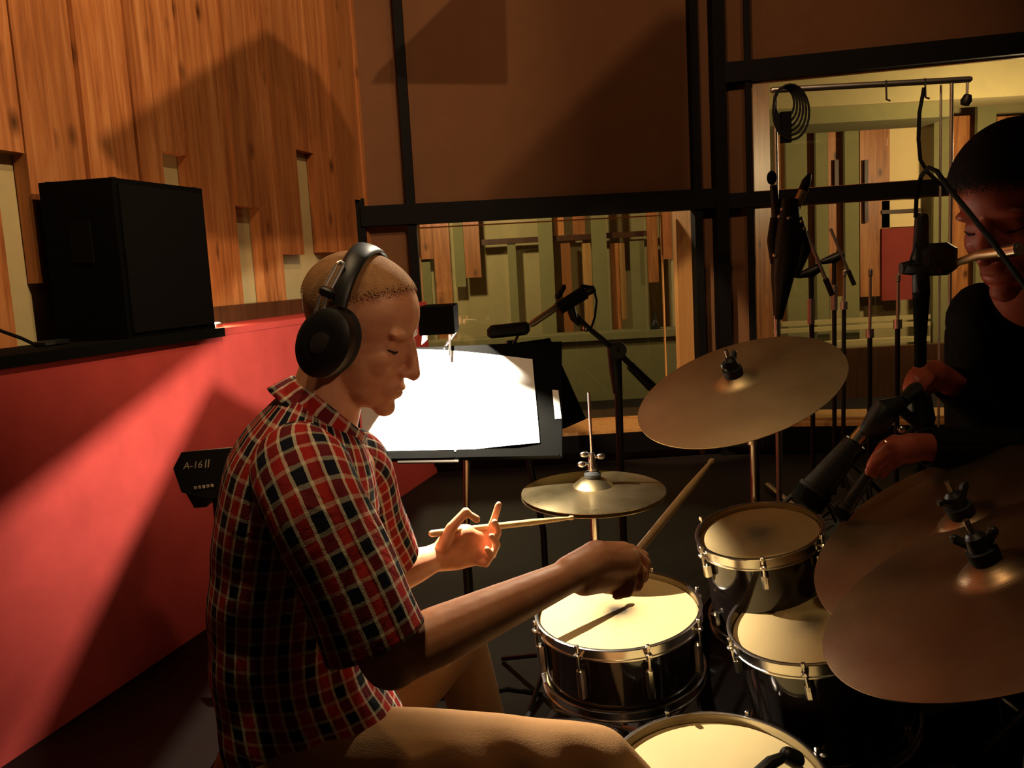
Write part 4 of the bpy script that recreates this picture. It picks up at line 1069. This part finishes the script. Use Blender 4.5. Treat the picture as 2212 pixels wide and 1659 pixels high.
# ---------------- drummer
DH = Frame(P(780, 712, 1.42), (.978, -.205), 24)
sh1, el1, wr1 = P(640, 1035, 1.26), P(846, 1420, 1.20), P(1222, 1248, 1.335)
sh2, el2, wr2 = P(770, 1020, 1.60), P(800, 1262, 1.68), P(940, 1205, 1.785)
neck0 = P(688, 930, 1.42); pel = P(640, 1640, 1.40)
kn1, kn2 = P(1285, 1655, 1.46), P(982, 1372, 1.90)
an1, an2 = V((.36, 1.52, .10)), V((-.10, 2.0, .12))
hp1, hp2 = P(660, 1660, 1.31), P(690, 1630, 1.49)
b = MB(); head_solids(b, DH)
b.capsule([DH.w(-.022, 0, -.055), P(706, 862, 1.42), neck0, P(672, 1000, 1.42)], [.056, .058, .062, .07], 20)
b.capsule([P(672, 1000, 1.42), P(640, 1250, 1.41), pel], [.075, .09, .10], 16)
b.capsule([P(672, 985, 1.42), sh1], [.055, .05], 14); b.capsule([P(690, 985, 1.42), sh2], [.055, .05], 14)
b.capsule([sh1, sh1.lerp(el1, .5), el1], [.052, .05, .046], 16)
b.capsule([el1, el1.lerp(wr1, .25), el1.lerp(wr1, .6), wr1], [.043, .044, .036, .027], 16)
b.capsule([sh2, sh2.lerp(el2, .5), el2], [.050, .047, .042], 16)
b.capsule([el2, el2.lerp(wr2, .3), el2.lerp(wr2, .7), wr2], [.042, .043, .036, .028], 16)
for hp, kn, an in ((hp1, kn1, an1), (hp2, kn2, an2)):
    b.capsule([pel, hp, kn, an], [.09, .07, .045, .035], 12)
# right hand: palm down, fingers closed round the stick
palm = [P(1232, 1240, 1.34), P(1290, 1212, 1.37), P(1345, 1212, 1.40)]
b.capsule(palm, [.030, .034, .031], 14); b.capsule([P(1245, 1225, 1.36), P(1290, 1200, 1.40), P(1345, 1197, 1.43)], [.024, .025, .022], 12)
b.capsule([P(1262, 1250, 1.35), P(1310, 1240, 1.39), P(1345, 1240, 1.41)], [.028, .030, .024], 12)
def finger(pts, r0=.0098, r1=.0078):
    n = len(pts); b.capsule([P(*q) for q in pts], [r0 + (r1 - r0) * i / (n - 1) for i in range(n)], 10)
finger([(1335, 1192, 1.44), (1362, 1184, 1.45), (1393, 1200, 1.45), (1394, 1228, 1.445), (1372, 1246, 1.435)])
finger([(1340, 1200, 1.42), (1372, 1193, 1.425), (1398, 1216, 1.43), (1392, 1250, 1.425), (1364, 1264, 1.415)], .0102)
finger([(1338, 1212, 1.40), (1370, 1210, 1.405), (1390, 1236, 1.405), (1380, 1268, 1.40), (1350, 1278, 1.395)])
finger([(1325, 1226, 1.38), (1354, 1230, 1.385), (1370, 1254, 1.385), (1358, 1282, 1.38), (1330, 1288, 1.38)], .009, .007)
finger([(1285, 1218, 1.425), (1322, 1222, 1.455), (1358, 1216, 1.47), (1386, 1210, 1.465)], .0125, .009)
# left hand: palm up, stick between thumb and palm
b.capsule([wr2, P(985, 1195, 1.80), P(1030, 1188, 1.81)], [.030, .036, .032], 14); b.capsule([P(965, 1180, 1.79), P(1005, 1160, 1.80), P(1030, 1165, 1.81)], [.026, .028, .024], 12)
finger([(955, 1178, 1.77), (975, 1140, 1.765), (1006, 1106, 1.77), (1030, 1122, 1.775)], .014, .009)
finger([(1030, 1160, 1.82), (1056, 1150, 1.82), (1068, 1120, 1.82), (1077, 1090, 1.82)], .0105, .008)
finger([(1036, 1178, 1.81), (1066, 1172, 1.805), (1076, 1150, 1.80), (1068, 1128, 1.795)], .0108, .0085)
finger([(1032, 1195, 1.80), (1064, 1198, 1.79), (1074, 1176, 1.785), (1062, 1158, 1.78)], .0105, .008)
finger([(1022, 1212, 1.79), (1050, 1218, 1.78), (1062, 1200, 1.775), (1052, 1186, 1.77)], .0095, .0075)
drummer = link_mesh('person', remeshed(b, .0036, 8, head_sculpt(DH)), mt['skin'], None, (pel.x, pel.y, 0))
tag(drummer, 'seated drummer in red plaid shirt and tan trousers wearing headphones', 'person')
hair_mesh(DH, lambda l: min(l.z - (.040 + max(0, l.x + .012) * .62), 9) if l.x > -.03 else l.z + .012 + (l.x + .03) * .45, .004, mt['hair'], drummer)
eyes(DH, drummer); lashes(DH, drummer, mt['darkhair_lash'])
for sg in (-1, 1):
    br = MB().capsule([DH.w(.0815, sg * .013, .020), DH.w(.0815, sg * .03, .0245), DH.w(.068, sg * .047, .018)], [.0022, .0028, .0016], 8); br.build('eyebrow', mt['hair'], drummer)

# shirt
psi = math.radians(18); ef, es = V((math.cos(psi), math.sin(psi), 0)), V((math.sin(psi), -math.cos(psi), 0))
tab = [(872, 622, 742, .064), (905, 585, 775, .10), (935, 548, 796, .150), (970, 512, 810, .188), (1015, 480, 820, .206), (1080, 461, 826, .208), (1150, 450, 815, .198), (1240, 444, 800, .184),
       (1330, 441, 790, .176), (1420, 446, 800, .174), (1500, 456, 850, .178), (1570, 472, 890, .184), (1630, 486, 905, .190), (1690, 492, 900, .194)]
rows = spline(tab, 64); rings = []; vs = []; acc = 0; prevc = None; NT_ = 96
for i, (py, l, r, bb) in enumerate(rows):
    Yc_ = 1.42; c = P((l + r) / 2, py, Yc_); hw = (r - l) / 2 * Yc_ / FPX
    aa = math.sqrt(max(1e-5, hw ** 2 - (bb * math.sin(psi)) ** 2)) / math.cos(psi)
    if prevc: acc += (c - prevc).length
    prevc = c; vs.append(acc); ring = []
    low = max(0, (py - 1380) / 310)
    for j in range(NT_):
        q = 2 * math.pi * j / NT_
        cx, sx = math.cos(q), math.sin(q)
        k = (abs(cx) ** 2.5 + abs(sx) ** 2.5) ** (-1 / 2.5)
        fold = 1 + .018 * math.sin(7 * q + py * .011) * (.4 + low) + .02 * low * math.sin(13 * q - py * .02) + .014 * math.sin(py * .045 + 3 * q) * (1 if py > 1150 else .3)
        tilt = -.030 * cx if py < 960 else -.03 * cx * max(0, 1 - (py - 960) / 200)
        ring.append(c + ef * (-cx * aa * k * fold) + es * (sx * bb * k * fold) + V((0, 0, -tilt)))
    rings.append(ring)
shirt = sheet_tube(rings, lambda i, t: (t - .5) * .92, vs, 'shirt', mt['plaid'], drummer)
tag(shirt, 'short sleeved red, navy and white plaid shirt')
path = [P(668, 962, 1.315), P(650, 1010, 1.262), P(688, 1110, 1.205), P(752, 1245, 1.185), P(812, 1383, 1.180)]
rg_, vs_ = arm_rings(path, [.040, .072, .072, .072, .075], fold=.035, cnt=34, n=40)
sheet_tube(rg_, lambda i, t: t * .46, vs_, 'sleeve', mt['plaid'], shirt)
path = [P(730, 975, 1.54), P(768, 1010, 1.60), P(800, 1120, 1.655), P(835, 1205, 1.70)]
rg_, vs_ = arm_rings(path, [.045, .066, .066, .068], fold=.03, seed=4)
sheet_tube(rg_, lambda i, t: t * .46, vs_, 'sleeve', mt['plaid'], shirt)
cc = P(688, 900, 1.42); et = P(776, 972, 1.42) - cc; et2 = P(604, 834, 1.42) - cc; nn = (et.normalized()).cross(es).normalized(); nn = nn if nn.z > 0 else -nn
rings = []; vs = []
for k, (sc, up_) in enumerate(((.86, .000), (.90, .022), (.95, .034), (1.02, .034), (1.10, .020), (1.20, -.006), (1.26, -.020))):
    ring = []
    for j in range(64):
        q = 2 * math.pi * j / 64; cx, sx = math.cos(q), math.sin(q)
        e_ = et if cx > 0 else -et2
        drop = -.018 * max(0, cx) ** 3 * (1 if k > 3 else 0)
        ring.append(cc + e_ * (cx * sc * .92) + es * (sx * .074 * sc) + nn * (up_ * .8 + drop))
    rings.append(ring); vs.append(k * .012)
sheet_tube(rings, lambda i, t: t * .46, vs, 'collar', mt['plaid'], shirt)
# trousers
t_ = MB()
t_.ell(P(655, 1655, 1.40), (.15, .175, .11)); t_.capsule([hp1, hp1.lerp(kn1, .5), kn1], [.10, .092, .072], 20)
t_.capsule([hp2, hp2.lerp(kn2, .5), kn2], [.098, .088, .068], 20)
t_.capsule([kn1, kn1.lerp(an1, .5), an1], [.072, .066, .058], 16); t_.capsule([kn2, kn2.lerp(an2, .5), an2], [.068, .064, .056], 16)
def folds(co):
    d = np.array(kn1 - hp1); L_ = np.linalg.norm(d); d /= L_; u = (co - np.array(hp1)) @ d
    side = (co - np.array(hp1)) @ np.array([0, 0, 1.0])
    w_ = np.sin(u * 62 + side * 55) * .0045 * np.clip((u - .1) / .2, 0, 1) * (co[:, 1] < 1.62)
    out = co.copy(); out[:, 1] -= w_; out[:, 2] += w_ * .7; return out
tr = link_mesh('trousers', remeshed(t_, .007, 8, folds), mt['tan'], drummer, (pel.x, pel.y, .1)); tag(tr, 'tan cotton trousers')
for an in (an1, an2):
    MB().capsule([an + V((-.02, 0, -.05)), an + V((.10, .02, -.062)), an + V((.19, .04, -.066))], [.038, .04, .03], 14).build('shoe', mt['black'], drummer)
# headphones
hpn = thing('headphones', DH.w(-.03, -.09, -.03), 'black studio headphones with chrome yoke rods on the head of the drummer', 'headphones')
for sg in (-1, 1):
    cx = DH.w(-.012, sg * .094, -.018); ax_ = (DH.l * sg + DH.f * -.06).normalized(); xu = (DH.u + DH.f * .12); xu = (xu - ax_ * xu.dot(ax_)).normalized(); xf = ax_.cross(xu)
    def ering(s_, o): return [cx + ax_ * o + xu * (math.sin(q) * .057 * s_) + xf * (math.cos(q) * .044 * s_) for q in [2 * math.pi * j / 40 for j in range(40)]]
    cup = MB().loft([ering(.80, -.004), ering(.98, -.002), ering(1.0, .006), ering(.96, .018), ering(.80, .024), ering(.5, .026)]).build('ear_cup', mt['black'], hpn)
    MB().loft([ering(.82, -.028), ering(.98, -.022), ering(1.02, -.012), ering(.98, -.002), ering(.8, .0)]).build('ear_pad', mt['rubber'], hpn)
    MB().loft([ering(.26, .022), ering(.30, .030), ering(.22, .031)]).build('pivot_badge', mt['dimchrome'], cup)
band = [DH.w(-.008 - .022 * math.cos(q), .098 * math.sin(q), .028 + .098 * math.cos(q)) for q, a in [(math.radians(-82 + 164 * k / 24), k) for k in range(25)]]
mbd = MB(); rb = []
for k, p in enumerate(band):
    t = (band[min(k + 1, 24)] - band[max(k - 1, 0)]).normalized(); o = t.cross(DH.f).normalized(); o = o if (p - DH.w(0, 0, .03)).dot(o) > 0 else -o
    wd = .020 * (1 - .35 * abs(k - 12) / 12); fx = DH.f
    rb.append([p + fx * wd * math.cos(q) + o * (.006 * math.sin(q) + .002) for q in [2 * math.pi * j / 16 for j in range(16)]])
mbd.loft(rb).build('headband', mt['black'], hpn)
for off in (0, 1):
    for (a, c_, r_) in (((742 - off * 16, 572 + off * 1, 1.335), (716 - off * 14, 622 - off * 4, 1.325), .0034), ((706 - off * 14, 640 - off * 2, 1.322), (690 - off * 14, 700 + off * -6, 1.318), .0032)):
        p0_, p1_ = P(*a), P(*c_); MB().tube([p0_, p0_.lerp(p1_, .5), p1_], r_, 10).build('yoke_rod', mt['satin'], hpn)
MB().tube([P(742, 572, 1.335), P(736, 566, 1.337), P(728, 570, 1.335)], .0034, 10).build('yoke_bend', mt['satin'], hpn)
MB().tube([DH.w(-.005, .095, -.07), P(772, 890, 1.50), P(776, 925, 1.515), P(792, 1010, 1.53), P(800, 1090, 1.52)], .0022, 8).build('cord', mt['cable'], hpn)
MB().bbox(P(706, 632, 1.323), (.024, .012, .014), .003, (DH.f, DH.l, DH.u)).build('slider_block', mt['black'], hpn)
# sticks
def stick(label, a, b_):
    d = (b_ - a).normalized(); L_ = (b_ - a).length
    m = MB().tube([a, a + d * .006, a + d * (L_ * .7), a + d * (L_ - .03), a + d * (L_ - .016), a + d * (L_ - .010), a + d * (L_ - .004), b_], [.005, .0073, .0073, .0045, .0034, .0052, .0050, .002], 12)
    return tag(m.build('drumstick', mt['stick'], smooth=60), label, 'drumstick', 'drumsticks in the hands of the drummer')
stick('wooden drumstick rising from the right fist over the snare', P(1352, 1222, 1.425), P(1540, 992, 1.66))
stick('wooden drumstick poking out behind the left thumb of the drummer', P(928, 1153, 1.755), P(1240, 1118, 1.93))

# ---------------- standing man
MH = Frame(P(2196, 450, 1.60), (-.86, -.50), 24, 0, 1.16)
b = MB(); head_solids(b, MH)
nk = P(2215, 640, 1.70); ch = P(2245, 760, 1.80); wst = P(2260, 1150, 1.86)
b.capsule([MH.w(-.022, 0, -.055), nk, ch], [.062, .064, .08], 18); b.capsule([ch, wst, V((wst.x, wst.y, .85))], [.09, .10, .10], 14)
ms1, me1, mw1 = P(2125, 690, 1.76), P(2170, 905, 1.78), P(2045, 822, 1.715)
ms2, me2, mw2 = P(2330, 720, 1.72), P(2290, 985, 1.62), P(1990, 965, 1.60)
for s_, e_, w_ in ((ms1, me1, mw1), (ms2, me2, mw2)):
    b.capsule([ch, s_, e_, w_], [.06, .05, .04, .026], 14)
b.capsule([mw1, P(2018, 808, 1.71), P(1995, 806, 1.705)], [.026, .029, .024], 12)
finger([(1992, 800, 1.70), (1972, 806, 1.695), (1962, 822, 1.69), (1957, 842, 1.69)], .0105, .008)
finger([(1996, 806, 1.69), (1976, 816, 1.68), (1968, 832, 1.68), (1966, 850, 1.68)], .0105, .008)
finger([(2002, 812, 1.68), (1984, 826, 1.67), (1978, 842, 1.67), (1980, 856, 1.67)], .010, .0075)
finger([(2012, 818, 1.675), (1998, 834, 1.665), (1992, 846, 1.665), (1992, 858, 1.665)], .009, .007)
finger([(2030, 822, 1.725), (2012, 838, 1.725), (2000, 848, 1.72), (1990, 858, 1.71)], .012, .009)
b.capsule([mw2, P(1965, 968, 1.595), P(1940, 974, 1.59)], [.026, .029, .025], 12)
finger([(1938, 962, 1.585), (1912, 966, 1.575), (1892, 984, 1.57), (1880, 1004, 1.572)], .0105, .008)
finger([(1936, 974, 1.58), (1908, 982, 1.57), (1888, 1000, 1.565), (1876, 1020, 1.568)], .0105, .008)
finger([(1938, 986, 1.58), (1914, 998, 1.57), (1898, 1012, 1.567), (1890, 1026, 1.57)], .010, .0075)
finger([(1944, 996, 1.585), (1926, 1008, 1.578), (1914, 1018, 1.577), (1908, 1028, 1.58)], .009, .007)
finger([(1958, 956, 1.60), (1930, 950, 1.605), (1908, 962, 1.605), (1896, 978, 1.60)], .012, .009)
man = link_mesh('person', remeshed(b, .004, 6, head_sculpt(MH)), mt['skin2'], None, (wst.x, wst.y, 0))
tag(man, 'standing man in black bending his head over the microphones at the right', 'person')
hair_mesh(MH, lambda l: l.z - (.030 + max(0, l.x) * .36) if l.x > -.01 else l.z + .03 + (l.x + .01) * .4, .016, mt['darkhair'], man)
eyes(MH, man); lashes(MH, man, mt['darkhair_lash'])
for sg in (-1, 1):
    MB().capsule([MH.w(.0825, sg * .012, .018), MH.w(.0825, sg * .03, .0235), MH.w(.067, sg * .047, .017)], [.004, .005, .003], 8).build('eyebrow', mt['darkhair'], man)
rings = []; vs = []
mtab = [(585, 2150, 2290, .068), (620, 2105, 2330, .11), (655, 2072, 2380, .16), (700, 2052, 2420, .20), (800, 2046, 2440, .215), (900, 2048, 2440, .21), (1020, 2052, 2440, .20), (1200, 2060, 2440, .20), (1320, 2065, 2440, .2)]
acc = 0
for i, (py, l, r, bb) in enumerate(spline(mtab, 40)):
    Yc_ = 1.72 + .14 * min(1, max(0, (py - 585) / 250)); c = P((l + r) / 2, py, Yc_); hw = (r - l) / 2 * Yc_ / FPX
    rings.append([c + V((-math.cos(q) * hw * (1 + .012 * math.sin(5 * q + py * .02)), math.sin(q) * bb * .62, -.02 * math.cos(q) * (py < 700))) for q in [2 * math.pi * j / 64 for j in range(64)]]); vs.append(py * .001)
sw = sheet_tube(rings, lambda i, t: t, vs, 'sweater', mt['blackcloth'], man); tag(sw, 'black long sleeved sweater')
for pth, rad, sd in (([ms1 + V((.03, .02, .02)), ms1, ms1.lerp(me1, .5), me1, me1.lerp(mw1, .55), mw1.lerp(me1, .06)], [.05, .07, .064, .056, .048, .037], 3), ([ms2, ms2.lerp(me2, .5), me2, me2.lerp(mw2, .5), mw2.lerp(me2, .04)], [.07, .064, .056, .046, .036], 5)):
    rg_, vs_ = arm_rings(pth, rad, fold=.03, seed=sd, cnt=40); sheet_tube(rg_, lambda i, t: t, vs_, 'sleeve', mt['blackcloth'], sw)
lg = MB(); wz = V((wst.x, wst.y, .84))
lg.ell(wz, (.16, .12, .12))
for sg in (-1, 1):
    lg.capsule([wz + V((sg * .09, 0, -.02)), wz + V((sg * .1, -.01, -.42)), V((wst.x + sg * .11, wst.y, .09))], [.09, .07, .055], 16)
link_mesh('trousers', remeshed(lg, .009, 6), mt['blackcloth'], man, (wst.x, wst.y, .1))
for sg in (-1, 1):
    MB().capsule([V((wst.x + sg * .11, wst.y + .03, .045)), V((wst.x + sg * .11 - .02, wst.y - .14, .04))], [.044, .04], 14).build('shoe', mt['black'], man)
